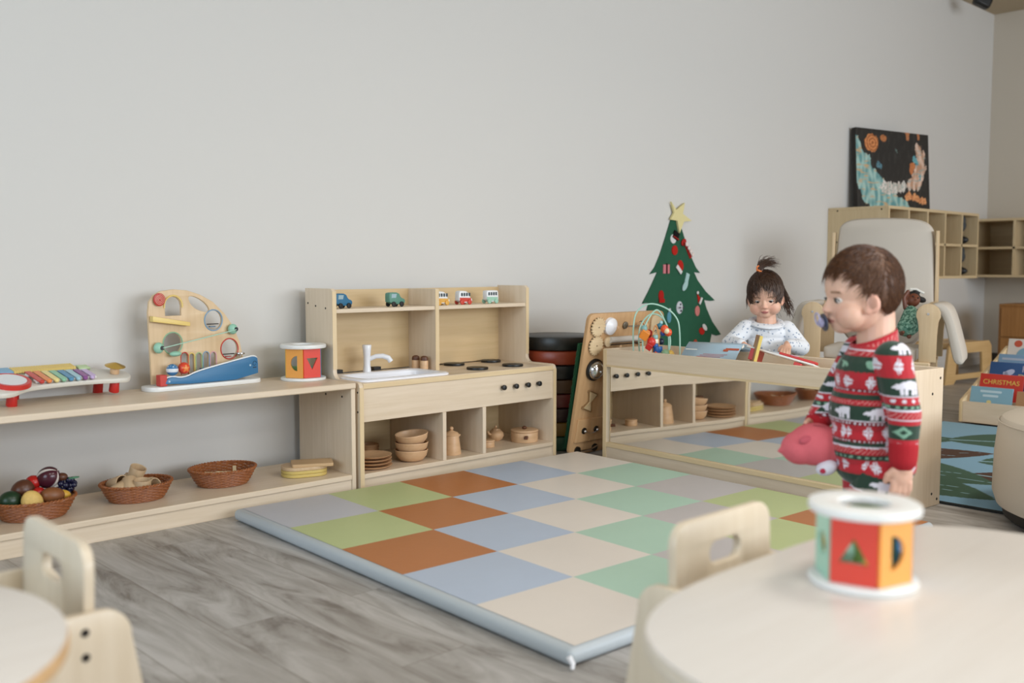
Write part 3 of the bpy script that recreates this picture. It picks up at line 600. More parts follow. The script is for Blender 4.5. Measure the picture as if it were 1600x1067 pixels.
# ---------------------------------------------------------------- green felt panel
fm = mat('green_felt_fringe', '2C5A3C', .95, spec=.1, var=.2, scale=60, bump=.6, bscale=300)
t = thing('green_felt_panel', 'dark green fringed felt panel leaning between cushions and activity board', 'panel', (3.225, 3.035, .02), 0, None, (R(10), 0, 0))
m = MB()
m.box(-.025, .28, -.002, .014, 0, .49); m.build('felt_sheet', fm, t, .004)
m = MB()
for k in range(90): 
    z = .005+k*.0054; m.tube([(-.024,.006,z),(-.030-random.random()*.004,.004+random.uniform(-.004,.004),z-.004)], .0016, 4)
m.build('fringe', mat('green_fringe', '3B6B4B', .9), t)
# ---------------------------------------------------------------- busy board
t = thing('busy_board', 'tall natural wooden busy board with gears, bell, hourglass and latches', 'toy', (3.150, 2.968, .002), 0, None, (R(11.0), 0, 0))
BW, BH = .52, .648
PW = wood('pine_busy_board', 'BD9468', 'CDA679', .5, 'Z')
link('board', plate([rrect(0, BW, 0, BH, .03)], .018, 'XZ', (0, .009, 0), .002), PW, t)
def gear(x, z, r, n=18):
    p = []
    for i in range(n):
        for f, q in ((0,1),(.45,1),(.5,.88),(.95,.88)): a = 2*PI*(i+f)/n; p.append((x+r*q*math.cos(a), z+r*q*math.sin(a)))
    o = link('gear', plate([p], .008, 'XZ', (0,-.008,0), .0005), wood('gear_pale', 'D2B78F', 'DEC6A0', .5, 'X'), t)
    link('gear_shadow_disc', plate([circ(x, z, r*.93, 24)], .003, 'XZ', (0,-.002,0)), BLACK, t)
    MB().cyl((x,-.012,z), .003, .002, 12, Matrix.Rotation(R(90),3,'X')).build('gear_pin', STEEL, o)
gear(.058,.590,.044); gear(.062,.507,.044)
M90 = Matrix.Rotation(R(90),3,'X')
MB().lathe([(.001,.030),(.02,.027),(.038,.014),(.040,0)], (.140,0,.590), 32, M90, False).build('touch_lamp', WHITE, t)
MB().cyl((.165,-.020,.590), .006, .012, 16, M90).build('lamp_button', BEECH, t)
for x in (.245,.355): MB().cyl((x,0,.590), .017, .007, 24, M90, .002).build('spindle_end', mat('antique_steel', '8A8375', .35, .8), t)
MB().tube([(.245,-.022,.590),(.355,-.022,.590)], .0035, 10).build('spindle_bar', STEEL, t)
for x in (.325,.345,.362): MB().lathe([(.006,-.004),(.015,-.004),(.016,0),(.015,.004),(.006,.004)], (x,-.022,.590), 20, Matrix.Rotation(R(90),3,'Y')).build('spindle_ring', BEECH, t)
for x in (.135,.358): link('roller_end', plate([circ(x,.520,.022,24)], .016, 'XZ', (0,-.008,0), .003), wood('gear_pale', 'D2B78F', 'DEC6A0', .5, 'X'), t)
MB().tube([(.14,-.015,.530),(.355,-.015,.530)], .014, 16).build('roller', mat('roller_cloth', 'C9C2B8', .7), t)
MB().tube([(.14,-.026,.511),(.355,-.026,.511)], .0025, 8).build('roller_cord', SCREW, t); MB().ell((.205,-.028,.497),(.007,.006,.011)).build('cord_bead', BEECH, t)
MB().cyl((.078,0,.396), .050, .014, 40, M90, .003).build('bell_base', BLACK, t)
b = MB().lathe([(.042,.014),(.041,.022),(.034,.034),(.020,.043),(.008,.046),(.001,.0465)], (.078,0,.396), 40, M90, False).build('bell_dome', STEEL, t)
MB().cyl((.078,-.046,.396), .008, .008, 16, M90, .002).build('bell_button', STEEL, b)
hg = [(-.040,-.052),(.040,-.052),(.040,-.040),(.030,-.036),(.008,-.002),(.030,.034),(.040,.040),(.040,.052),(-.040,.052),(-.040,.040),(-.030,.034),(-.008,-.002),(-.030,-.036),(-.040,-.040)]
ca, sa = math.cos(R(-20)), math.sin(R(-20)); tf = lambda P, k=1: [(.080+(x*ca-z*sa)*k*.85, .250+(x*sa+z*ca)*k*.85) for x, z in P]
link('hourglass', plate([tf(hg)], .007, 'XZ', (0,-.0045,0)), wood('hourglass_rim', '8A6A44', '9A7850', .5, 'X'), t)
link('hourglass_face', plate([tf([(-.030,-.046),(.030,-.046),(.005,-.004),(.030,.046),(-.030,.046),(-.005,-.004)])], .004, 'XZ', (0,-.009,0)), wood('hourglass_wood', 'C6AC82', 'D2BA92', .5, 'X'), t)
for x in (.02, .112): MB().box(x, x+.090, -.010, 0, .062, .168).build('small_door', wood('door_pine', 'C79C6C', 'D6AE80', .5, 'Z'), t, .001)
CH = mat('dark_metal', '4A463F', .3, .9)
for x in (.065,.145): 
    o = MB().cyl((x,-.010,.115), .0145, .004, 20, M90).build('hook_plate', CH, t); MB().ell((x,-.020,.115),(.008,.008,.008)).build('hook_knob', STEEL, o)
MB().tube([(.065,-.024,.115),(.09,-.024,.105),(.12,-.024,.105),(.145,-.024,.115)], .002, 8).build('hook_bar', STEEL, t)
for x in (.05,.165): MB().cyl((x,0,.022), .018, .006, 20, M90).build('latch_plate', CH, t)
MB().tube([(.06,-.012,.02),(.12,-.016,.022),(.17,-.012,.034)], .004, 8).build('latch_chain', STEEL, t)
MB().ell((.215,-.004,.30),(.022,.014,.024)).build('white_knob', WHITE, t); MB().box(.190,.225,-.014,0,.165,.235).build('light_switch', WHITE, t, .004)
MB().box(.182,.20,-.008,0,.31,.42).build('side_rail', CH, t)
link('animal_plaque', plate([smoothpoly(rrect(.425,.495,.44,.63,.02),1)], .008, 'XZ', (0,-.005,0), .001), wood('gear_pale', 'D2B78F', 'DEC6A0', .5, 'X'), t)
for k in range(6):
    a = k*1.1; MB().tube([(.447+.012*math.cos(a),-.0095,.44+k*.027),(.465,-.0095,.452+k*.027),(.475+.006*math.sin(a),-.0095,.437+k*.027)], .0018, 5).build('carved_line', mat('burnt_line', '3A2412', .6), t)
# ---------------------------------------------------------------- mirror tray table
ps = -.0663; TT = thing('mirror_tray_table', 'birch toddler tray table with mirror panel along its front side', 'table', (3.2099, 2.8187, 0), ps-R(90))
# local x runs from the wall towards the camera, local +y towards the far side (world +x)
TL, TW, TH = 1.3397, .350, .488
p = MB().box(0, .018, 0, TW, 0, TH).build('end_panel', BIRCHV, TT, .002)
p = MB().box(TL-.018, TL, 0, TW, 0, TH).build('end_panel', BIRCHV, TT, .002)
for y, z in ((.055,.395),(.020,.440)) if False else ((TW-.022,.452),(TW-.075,.400),(TW-.022,.022),(TW-.06,.045)):
    MB().cyl((TL-.0005, y, z), .005, .001, 12, Matrix.Rotation(R(90),3,'Y')).build('screw_cap', SCREW, p)
MB().box(.018, TL-.018, 0, .018, .418, TH).build('front_rail', BIRCH, TT, .002)
MB().box(.018, TL-.018, -.0015, 0, .411, .419).build('edge_banding', EDGE, TT)
MB().box(.018, TL-.018, TW-.018, TW, .418, TH).build('back_rail', BIRCH, TT, .002)
MB().box(.018, TL-.018, .018, TW-.018, .425, .437).build('tray_floor', BIRCH, TT)
MB().box(.018, TL-.018, .0, .018, .060, .080).build('lower_rail', EDGE, TT, .002)
MB().box(.018, TL-.018, .006, .024, 0, .060).build('kick_board', BIRCH, TT)
MB().box(0, .020, -.0015, 0, 0, TH-.002).build('edge_banding', EDGEV, TT)
MB().box(.018, TL-.018, .018, TW-.02, .060, .078).build('bottom_board', BIRCH, TT)
MB().box(.018, TL-.018, .016, .022, .078, .425).build('mirror_backing', BIRCH, TT)
mm = bpy.data.materials.new('acrylic_mirror'); mm.use_nodes = True; nt = mm.node_tree; b = nt.nodes['Principled BSDF']; b.inputs['Metallic'].default_value = 1; b.inputs['Roughness'].default_value = .03; b.inputs['Base Color'].default_value = (.80,.80,.78,1)
tcn = nt.nodes.new('ShaderNodeTexCoord'); nn = nt.nodes.new('ShaderNodeTexNoise'); nn.inputs['Scale'].default_value = 3.2; nn.inputs['Detail'].default_value = 1; bpn = nt.nodes.new('ShaderNodeBump'); bpn.inputs['Strength'].default_value = .35; bpn.inputs['Distance'].default_value = .004
nt.links.new(tcn.outputs['Object'], nn.inputs[0]); nt.links.new(nn.outputs['Fac'], bpn.inputs['Height']); nt.links.new(bpn.outputs[0], b.inputs['Normal'])
MB().box(.020, TL-.020, .012, .0155, .080, .417).build('mirror', mm, TT)
# world helper for things lying on the tray
cps, sps = math.cos(ps-R(90)), math.sin(ps-R(90))
def tray(x, y): return (3.2099+x*cps-y*sps, 2.8187+x*sps+y*cps)
TZ = .4372
# bead maze
x_, y_ = tray(.155, .17)
t = thing('bead_maze', 'small bead maze with mint wire arches and coloured wooden beads', 'toy', (x_, y_, TZ), R(-43.4))
link('base', plate([rrect(-.115,.115,-.05,.05,.03)], .012, 'XY', (0,0,.006), .002), wood('gear_pale', 'D2B78F', 'DEC6A0', .5, 'X'), t)
WM = mat('wire_mint', 'A5CDBB', .35)
def wire(pts): 
    P = [Vector(p) for p in pts]; out = []
    for i in range(len(P)-1):
        a, b_, c, d = P[max(0,i-1)], P[i], P[i+1], P[min(len(P)-1,i+2)]
        for k in range(6): s_ = k/6; out.append(.5*((2*b_)+(c-a)*s_+(2*a-5*b_+4*c-d)*s_**2+(3*b_-a-3*c+d)*s_**3))
    out.append(P[-1]); return out
w1 = MB().tube(wire([(-.100,0,.01),(-.102,0,.13),(-.085,.0,.195),(-.03,0,.223),(.04,0,.205),(.085,0,.165),(.098,0,.11),(.100,0,.01)]), .0032, 8).build('wire', WM, t)
MB().tube(wire([(-.06,-.03,.01),(-.065,-.03,.08),(-.05,-.03,.15),(-.005,-.02,.200),(.035,-.01,.15),(.055,-.02,.08),(.04,-.03,.01)]), .0032, 8).build('wire', WM, t)
MB().tube(wire([(-.07,.03,.01),(-.072,.03,.12),(-.03,.03,.178),(.02,.03,.172),(.052,.03,.12),(.055,.03,.01)]), .0032, 8).build('wire', WM, t)
MB().tube(wire([(-.02,-.02,.02),(-.022,-.02,.10),(-.008,-.02,.140),(.004,-.02,.10),(.006,-.02,.02)]), .003, 8).build('wire', mat('wire_orange', 'C98C52', .4), t)
bd = [((-.058,-.03,.105),.020,'E58A35','cube'),((-.060,-.03,.128),.014,'7FA9A5','ell'),((-.028,-.03,.075),.019,'D0362E','ell'),((-.038,-.03,.058),.014,'C22D2A','cube'),((-.032,.02,.105),.017,'B5281F','ell'),((-.010,-.02,.060),.013,'2B62A8','cyl'),((-.010,-.02,.078),.014,'E9E2D0','cyl'),((-.010,-.02,.095),.012,'8FB9B5','cyl'),((.002,-.02,.045),.020,'2B62A8','cyl'),((.024,-.01,.108),.012,'2B4F96','ell'),((.030,-.02,.125),.017,'E4572E','ell'),((.046,-.02,.112),.016,'E4572E','ell'),((.037,-.03,.118),.012,'E8D9B0','ell'),((.012,.0,.135),.013,'3F7F95','ell'),((.018,.0,.150),.008,'A9CFCF','ell'),((-.010,-.045,.022),.013,'E4692E','cube'),((.030,-.045,.028),.020,'8BB08A','ell'),((.052,-.04,.026),.018,'E0B95A','ell'),((-.085,-.045,.018),.012,'C95A4A','cube'),((.018,.0,.075),.014,'16233A','ell')]
for p_, r_, c, kd in bd:
    m = MB()
    if kd == 'ell': m.ell(p_, r_, None, 20, 12)
    elif kd == 'cyl': m.cyl((p_[0],p_[1],p_[2]-r_*.6), r_, r_*1.2, 20, None, .002)
    else: m.obox(p_, (r_*1.8,)*3, Matrix.Rotation(R(30),3,'Y') @ Matrix.Rotation(R(20),3,'X'))
    m.build('bead', mat('bead_'+c, c, .35), t, .002 if kd == 'cube' else 0)
t.scale = (1, 1, 1.10)
# open picture book lying face down over the tray
x_, y_ = tray(.46, .195)
t = thing('picture_book', 'pale blue picture book lying open face down on the tray', 'book', (x_, y_, TZ+.030), 0, None, (R(9), 0, R(-74)))
BC = mat('book_cover_blue', '9FB7C6', .3, var=.12, scale=6)
def cover(s):
    m = MB(); N_ = 8; vs = []
    for j in (0, 1):
        for i in range(N_+1):
            u = i/N_; vs.append((-.115+.23*j, s*.145*u, .066*(1-u)**.8+.010*u*(1-u)*4*.4))
    m.add(vs, [(i, i+1, N_+2+i, N_+1+i) for i in range(N_)]); return m
for s in (-1, 1):
    c = cover(s).build('cover', BC, t); so = c.modifiers.new('s', 'SOLIDIFY'); so.thickness = .003
MB().box(-.113,.113,-.015,.015,.048,.062).build('pages', mat('page_white', 'DEDBD2', .7), t)
m = MB(); m.obox((-.085,-.075,.0395), (.05,.045,.0012), Matrix.Rotation(R(24),3,'X')); m.build('white_panel', mat('page_white', 'DEDBD2', .7), t)
m = MB(); m.obox((.085,-.050,.0525), (.055,.012,.0012), Matrix.Rotation(R(24),3,'X')); m.obox((.06,-.058,.049), (.02,.014,.0012), Matrix.Rotation(R(24),3,'X')); m.build('cover_picture', mat('cover_orange', 'B5563A', .5), t)
m = MB()
for k in range(3): m.obox((.0+k*.012,-.10+k*.008,.030+k*.0035), (.10,.0022,.001), Matrix.Rotation(R(24),3,'X'))
m.build('cover_lines', mat('cover_red', 'B5473A', .5), t)
# pounding bench toppled on the tray
x_, y_ = tray(.80, .16)
t = thing('pounding_bench', 'toppled white toy bench with red ends lying on the tray', 'toy', (x_, y_, TZ+.050), 0, None, (R(0), R(0), R(-78)))
def rb(M, p_): return M @ Vector(p_)
MM = Matrix.Rotation(R(13),3,'Y') @ Matrix.Rotation(R(-12),3,'X')
m = MB(); m.obox(MM @ Vector((0,0,.012)), (.27,.085,.008), MM); m.build('bench_top', SW, t, .003)
for x in (-.10, .075):
    m = MB(); m.obox(MM @ Vector((x,0,-.012 if x < 0 else -.004)), (.03,.085,.045 if x < 0 else .018), MM); m.build('bench_end', RD, t, .002)
m = MB(); m.obox(MM @ Vector((.06,.0,.022)), (.15,.022,.010), MM); m.build('red_bar', RD, t, .003)
m = MB(); m.obox(MM @ Vector((.045,-.0005,.0275)), (.025,.0235,.003), MM); m.build('bar_label', mat('label_lilac', 'D9A6B8', .5), t)
x_, y_ = tray(.70, .095)
t = thing('wooden_panel_toy', 'narrow yellow and brown wooden panel standing upright on the tray', 'toy', (x_, y_, TZ+.001), 0, None, (R(0), R(13), R(-47)))
MB().box(-.006, .006, -.06, -.053, 0, .145).build('yellow_edge', mat('edge_yellow', 'D8BE68', .45), t, .001)
MB().box(-.006, .006, -.053, .02, 0, .145).build('brown_board', wood('panel_brown', '9A7048', 'AE825A', .45, 'Z'), t, .001)
# ---------------------------------------------------------------- felt tree on the back wall
WY = RY1-.002
def wallp(P, th, y, name, m, parent=None): return link(name, plate([P], th, 'XZ', (0, y, 0)), m, parent)
FG = mat('tree_felt', '2F5A44', .95, spec=.1, var=.08, scale=30, bump=.3, bscale=300)
tree = [(4.512,1.13),(4.535,1.085),(4.566,1.03),(4.60,.965),(4.64,.905),(4.69,.84),(4.731,.808),(4.672,.813),(4.71,.765),(4.79,.70),(4.882,.645),(4.838,.643),(4.775,.650),(4.80,.60),(4.86,.52),(4.95,.440),(4.905,.435),(4.855,.447),(4.84,.40),(4.835,.28),(4.25,.28),(4.24,.42),(4.12,.43),(4.19,.51),(4.235,.58),(4.262,.645),(4.205,.642),(4.26,.71),(4.30,.765),(4.335,.815),(4.268,.803),(4.31,.84),(4.355,.91),(4.40,1.0),(4.43,1.065),(4.460,1.13)]
t = tag(wallp(tree, .004, WY-.002, 'felt_tree', FG), 'dark green felt Christmas tree hung on the back wall', 'wall decoration')
G = 'felt ornaments on the tree'
YO = WY-.0065
def orn(name, label, parts, grp=G):
    r = thing(name, label, 'ornament', (0,0,0), 0, grp)
    for k, (nm, P, c) in enumerate(parts): wallp(P, .004, YO-.0042*k, nm, mat('felt_'+c, c, .95, spec=.1), r)
    # move the root to the ornament, keep the parts in place
    xs = [v.co for v in r.children[0].data.vertices] if r.children else []
    cx = sum(v.x for v in xs)/len(xs); cz = sum(v.z for v in xs)/len(xs)
    for ch in r.children: ch.data.transform(Matrix.Translation((-cx, -YO, -cz)))
    r.location = (cx, YO, cz)
def star5(cx, cz, r, r2, rot=90): return [(cx+(r if i % 2 == 0 else r2)*math.cos(R(rot+36*i)), cz+(r if i % 2 == 0 else r2)*math.sin(R(rot+36*i))) for i in range(10)]
st = [(4.434,1.205),(4.482,1.161),(4.558,1.204),(4.541,1.142),(4.625,1.105),(4.552,1.098),(4.514,1.033),(4.492,1.101),(4.430,1.106),(4.462,1.146)]
r = thing('felt_star', 'pale yellow felt star on top of the tree', 'ornament', (0,0,0), 0, G); wallp(st, .012, YO-.006, 'star_sheet', mat('felt_yellow', 'DDD09A', .95, spec=.1), r); r.children[0].data.transform(Matrix.Translation((-4.52,-YO,-1.12))); r.location = (4.52, YO, 1.12)
e = lambda cx, cz, rx, rz_, a=0: [(cx+rx*math.cos(q)*math.cos(R(a))-rz_*math.sin(q)*math.sin(R(a)), cz+rx*math.cos(q)*math.sin(R(a))+rz_*math.sin(q)*math.cos(R(a))) for q in [2*PI*i/24 for i in range(24)]]
def bar(x0, z0, x1, z1, w_): 
    d = Vector((x1-x0, z1-z0)).normalized()*w_/2; return [(x0-d.y, z0+d.x), (x0+d.y, z0-d.x), (x1+d.y, z1-d.x), (x1-d.y, z1+d.x)]
orn('felt_snowman', 'white felt snowman head with black hat below the star', [('face', e(4.470,1.000,.026,.026), 'D5D2CE'), ('hat', bar(4.468,1.030,4.512,1.008,.045), '1E1A1A'), ('hat_band', bar(4.462,1.014,4.510,.995,.008), '8E2A24')])
cane = bar(4.572,.990,4.636,.895,.020)
orn('felt_candy_cane', 'red and white striped felt candy cane', [('cane', cane, 'A8302A'), ('hook', e(4.562,.982,.024,.018,40), 'A8302A')]+[('stripe', bar(4.582+.0128*k,.976-.019*k,4.592+.0128*k,.961-.019*k+.004,.019), 'E3D3CC') for k in range(4)]+[('stripe', bar(4.553,.972,4.571,.972,.02), 'E3D3CC')])
orn('felt_bauble', 'round red felt bauble under the snowman', [('bauble', e(4.484,.936,.026,.027), 'B22A22')])
orn('felt_gift', 'pink felt gift box with dark ribbon', [('box', [(4.382,.806),(4.438,.806),(4.438,.856),(4.382,.856)], 'C97A80'), ('ribbon', bar(4.410,.806,4.410,.862,.009), '3A1A1C')])
orn('felt_santa_hat', 'red and white felt hat in the upper middle', [('hat', e(4.540,.850,.024,.032,20), 'B22A22'), ('brim', bar(4.500,.848,4.545,.808,.022), 'D5D2CE')])
orn('felt_stocking', 'pale mint felt stocking on the right half', [('leg', bar(4.612,.805,4.592,.745,.030), 'A6C4C0'), ('foot', e(4.580,.735,.034,.018,50), 'A6C4C0')])
orn('felt_mitten', 'red felt mitten on the left half', [('mitten', e(4.366,.683,.022,.030), 'A8241F'), ('cuff', bar(4.345,.655,4.392,.655,.022), 'A8241F')])
orn('felt_button', 'round white felt button behind the bead maze', [('button', e(4.535,.612,.028,.036), 'C4C6CA')]+[('button_hole', e(4.535+dx,.612+dz,.004,.006), '4A4450') for dx, dz in ((.006,.018),(.006,-.018),(-.012,0),(.016,0))])
orn('felt_small_hat', 'small red felt hat with white tip at the right', [('hat', [(4.700,.690),(4.742,.652),(4.715,.630)], 'B22A22'), ('tip', e(4.702,.694,.009,.009), 'D5D2CE'), ('brim', bar(4.738,.664,4.716,.628,.014), 'D5D2CE')])
orn('felt_pink_bauble', 'oval pink felt bauble at the right', [('bauble', e(4.705,.588,.022,.030), 'C77A74')])
orn('felt_blue_bulb', 'blue felt light bulb behind the maze wires', [('bulb', e(4.440,.560,.018,.032), '5C8FA0'), ('socket', bar(4.440,.592,4.440,.610,.016), 'C4C6CA')])
orn('felt_red_mitten', 'red felt mitten with white cuff low at the right', [('mitten', e(4.752,.468,.026,.020,-20), 'B22A22'), ('cuff', e(4.775,.490,.026,.014,-40), 'D5D2CE')])
orn('felt_tiny_heart', 'small orange red felt shape at the lower right', [('shape', e(4.69,.405,.016,.018), 'A84A32')])
# ---------------------------------------------------------------- wall cubbies
CW = wood('cubby_birch', 'C6AE86', 'D4BE98', .45, 'X'); CWV = wood('cubby_birch_upright', 'C6AE86', 'D4BE98', .45, 'Z')
def cubby(name, label, loc, rz, L, D, H, nc, lab_first=None):
    t = thing(name, label, 'storage', loc, rz, 'wall mounted cubby units')
    MB().box(0, L, 0, D, H-.02, H).build('top_board', CW, t, .002); MB().box(0, L, 0, D, 0, .02).build('bottom_board', CW, t, .002)
    MB().box(.018, L-.018, .001, D-.01, H/2-.009, H/2+.009).build('middle_board', CW, t)
    for k in range(nc+1):
        x = k*(L-.018)/nc; MB().box(x, x+.018, .001, D-.01, .02, H-.02).build('end_panel' if k in (0, nc) else 'divider', CWV, t)
    MB().box(0, L, D-.01, D, .02, H-.02).build('back_panel', CW, t); return t
c1 = cubby('wall_cubby', 'birch wall cubby with ten compartments below the painting', (6.19, 2.99, .760), 0, 1.46, RY1-2.99-.001, .482, 5)
for y, z in ((.05,.46),(.36,.46),(.36,.25),(.05,.03)): MB().cyl((-.0006, y, z), .006, .001, 12, Matrix.Rotation(R(90),3,'Y')).build('screw_cap', SCREW, c1)
cubby('wall_cubby', 'darker birch wall cubby on the right-hand wall', (8.47, 3.40, .760), R(-90), 1.46, RX1-8.47-.001, .482, 4)
SH = mat('shoe_black', '1A1C1E', .5)
for k, (z, lb) in enumerate(((.781,'lower'),(1.011,'upper'))):
    t = thing('shoe_pair', 'dark shoes in the %s right compartment of the wall cubby' % lb, 'shoes', (7.455, 3.015, z), 0, 'dark shoes in the cubby')
    for s in (-1, 1):
        me = remesh(MB().ell((s*.042,.07,.034),(.042,.085,.034)).ell((s*.042,.12,.055),(.034,.040,.050)), .006, 3); link('shoe', me, SH, t)
    t2 = thing('dark_bag', 'dark grey bag hanging in the %s right compartment of the cubby' % lb, 'bag', (7.455, 3.06, z+.10), 0, 'dark bags in the cubby')
    link('bag_body', remesh(MB().ell((0,0,.04),(.070,.05,.055)).ell((.02,0,.080),(.05,.04,.04)), .006, 3), mat('bag_grey', '3A4044', .6), t2)
    MB().tube([(-.02,0,.09),(-.02,-.01,.113),(.02,-.01,.113),(.02,0,.09)], .004, 6).build('bag_strap', SH, t2)
# ---------------------------------------------------------------- painting leaning on the wall
t = thing('abstract_painting', 'abstract black, teal and orange canvas leaning on top of the wall cubby', 'painting', (6.435, 3.335, 1.2425), R(-11.5), None, (R(-3.5), 0, R(-11.5)))
PWD, PHT = .80, .565
MB().box(0, PWD, 0, .035, 0, PHT).build('canvas_frame', mat('canvas_side', '2A2622', .8), t, .003)
nx, nz = 220, 150; vs = []; fs = []
for j in range(nz+1):
    for i in range(nx+1): vs.append((PWD*i/nx, -.0012, PHT*j/nz))
fs = [(j*(nx+1)+i, j*(nx+1)+i+1, (j+1)*(nx+1)+i+1, (j+1)*(nx+1)+i) for j in range(nz) for i in range(nx)]
def sdist(u, v, pts):
    b = 9
    for (x0, y0, r0), (x1, y1, r1) in zip(pts, pts[1:]):
        dx, dy = x1-x0, y1-y0; q = max(0, min(1, ((u-x0)*dx+(v-y0)*dy)/(dx*dx+dy*dy))); b = min(b, math.hypot(u-x0-dx*q, v-y0-dy*q)-(r0+(r1-r0)*q))
    return b
def art(c, n):
    u, v = c.x/PWD, 1-c.z/PHT
    w1 = noise.noise(Vector((u*5, v*5, 0))); w2 = noise.noise(Vector((u*26, v*8, 3))); w3 = noise.noise(Vector((u*12, v*34, 8))); w4 = noise.noise(Vector((u*60, v*45, 5))); w = .045*w1+.03*w2+.015*w4
    lerp = lambda a, b, t: tuple(p+(q-p)*max(0, min(1, t)) for p, q in zip(L3(a) if isinstance(a, str) else a, L3(b) if isinstance(b, str) else b))
    rr = math.hypot((u-.22)*1.25, v-.17)
    if rr < .120+.8*w: return lerp('D98E57', '9A5528', .5+.6*math.sin(rr*150)+w4)
    if math.hypot(u-.36, v-.10) < .045+.5*w: return lerp('C07A48', '8E5530', .4+w4)
    if sdist(u, v, [(.70,.80,.050),(.90,.88,.035)])+w < 0: return lerp('DC9A66', 'B0673A', .4+1.4*w2+w4)
    if sdist(u, v, [(.74,.50,.02),(.77,.41,.03)])+w < 0: return lerp('CC7C46', 'A85F34', .4+w4)
    if sdist(u, v, [(.79,.32,.030),(.88,.44,.035),(.86,.58,.015)])+1.4*w < 0: return lerp('67A3A8', '3F8296', .4+1.5*w4+w3)
    if sdist(u, v, [(.86,.20,.05),(.89,.45,.085),(.82,.62,.09),(.72,.66,.07)])+1.2*w < 0: return lerp(lerp('DDBFAC', 'B98D70', .5+1.8*w2), '8FA09C', 1.6*w3)
    if sdist(u, v, [(.70,.66,.05),(.55,.72,.07),(.42,.72,.08)])+1.2*w < 0: return lerp(lerp('E0D6CE', 'B7A89C', .3+1.6*w2), '8FA59C', 1.5*w4+.2)
    if sdist(u, v, [(-.01,.14,.05),(.03,.34,.11),(.12,.56,.15),(.24,.80,.18),(.42,.92,.17),(.58,.98,.12)])+w < 0:
        return lerp(lerp('A3C4BC', '5F9496', .5+1.6*w2), 'C2A47C', 2.2*w3-.25+.8*w1)
    if sdist(u, v, [(.50,.12,.006),(.54,.26,.012)])+.5*w < 0: return lerp('7C9A94', '3A4A48', .4+w4)
    if math.hypot(u-.30, v-.44) < .022+w: return lerp('5F8C9A', '30505C', .4+w4)
    if v < .10+w and (abs(u-.70) < .02+w or abs(u-.86) < .03+w): return L3('B5744A')
    return lerp('1C1A19', '34322F', w2+.5*w4)
me = bpy.data.meshes.new('p'); me.from_pydata(vs, [], fs); paint(me, art); link('painted_face', me, vcol_mat('painting_paint', .5), t)
# ---------------------------------------------------------------- glider chair
GX, GY = 5.05, 2.50; FAB = mat('glider_cream_fabric', 'C9C0B4', .9, spec=.15, bump=.2, bscale=250); GW = wood('glider_wood', 'CDB089', 'DAC09A', .4, 'Z'); GWX = wood('glider_wood_flat', 'CDB089', 'DAC09A', .4, 'X')
t = thing('glider_chair', 'cream upholstered glider chair with light wooden arms', 'chair', (GX, GY, 0), R(-71.5))
# local: x to the viewer's right, -y towards the viewer
m = plate([smoothpoly([(-.275,.40),(.275,.40),(.262,1.04),(.225,1.11),(.12,1.135),(-.12,1.14),(-.225,1.125),(-.262,1.06)],2)], .10, 'XZ', (0,.26,0), .035)
b = link('back_cushion', m, FAB, t); b.rotation_euler = (R(-4),0,0)
for s in (-1, 1): link('back_post', plate([[(s*.272,.15),(s*.292,.15),(s*.282,1.04),(s*.266,1.04)]], .05, 'XZ', (0,.30,0), .004), GW, t)
link('seat_cushion', remesh(MB().box(-.23,.23,-.20,.22,.36,.42).ell((0,-.15,.41),(.235,.07,.045)), .012, 6), FAB, t)
MB().box(-.30,.30,-.235,-.19,.335,.36).build('front_rail', GWX, t, .006); MB().box(-.30,.30,.20,.24,.335,.36).build('rear_rail', GWX, t, .006)
MB().box(-.26,.26,-.215,-.20,.19,.335).build('front_board', BIRCH, t, .003)
for s in (-1, 1):
    P = [(s*.285-.040,.36),(s*.285+.040,.36),(s*.285+.042,.50)]+[(s*.285+.058*math.cos(R(a)), .600+.058*math.sin(R(a))) for a in range(-35,216,25)]+[(s*.285-.042,.50)]
    p = link('arm_post', plate([P], .024, 'XZ', (0,-.21,0), .003), GW, t); MB().cyl((s*.285,-.222,.605), .006, .003, 16, M90).build('bolt', STEEL, p)
    link('rear_arm_post', plate([P], .024, 'XZ', (0,.19,0), .003), GW, t)
    pts = MB(); x0 = s*.335
    prof = [(s*.290,.655),(s*.335,.662),(s*.375,.640),(s*.400,.58),(s*.425,.49),(s*.455,.37),(s*.44,.345),(s*.405,.355),(s*.385,.44),(s*.365,.53),(s*.345,.59),(s*.30,.625)]
    link('arm_pad', plate([smoothpoly(prof,2)], .34, 'XZ', (0,0,0), .018), FAB, t)
    MB().box(s*.285-.02, s*.285+.02, -.25, .25, .02, .06).build('base_runner', GW, t, .006)
    MB().box(s*.27-.015, s*.27+.015, -.19, .20, .06, .335).build('side_frame', GW, t, .004)
DRESS = vcol_mat('doll_dress_print', .9)
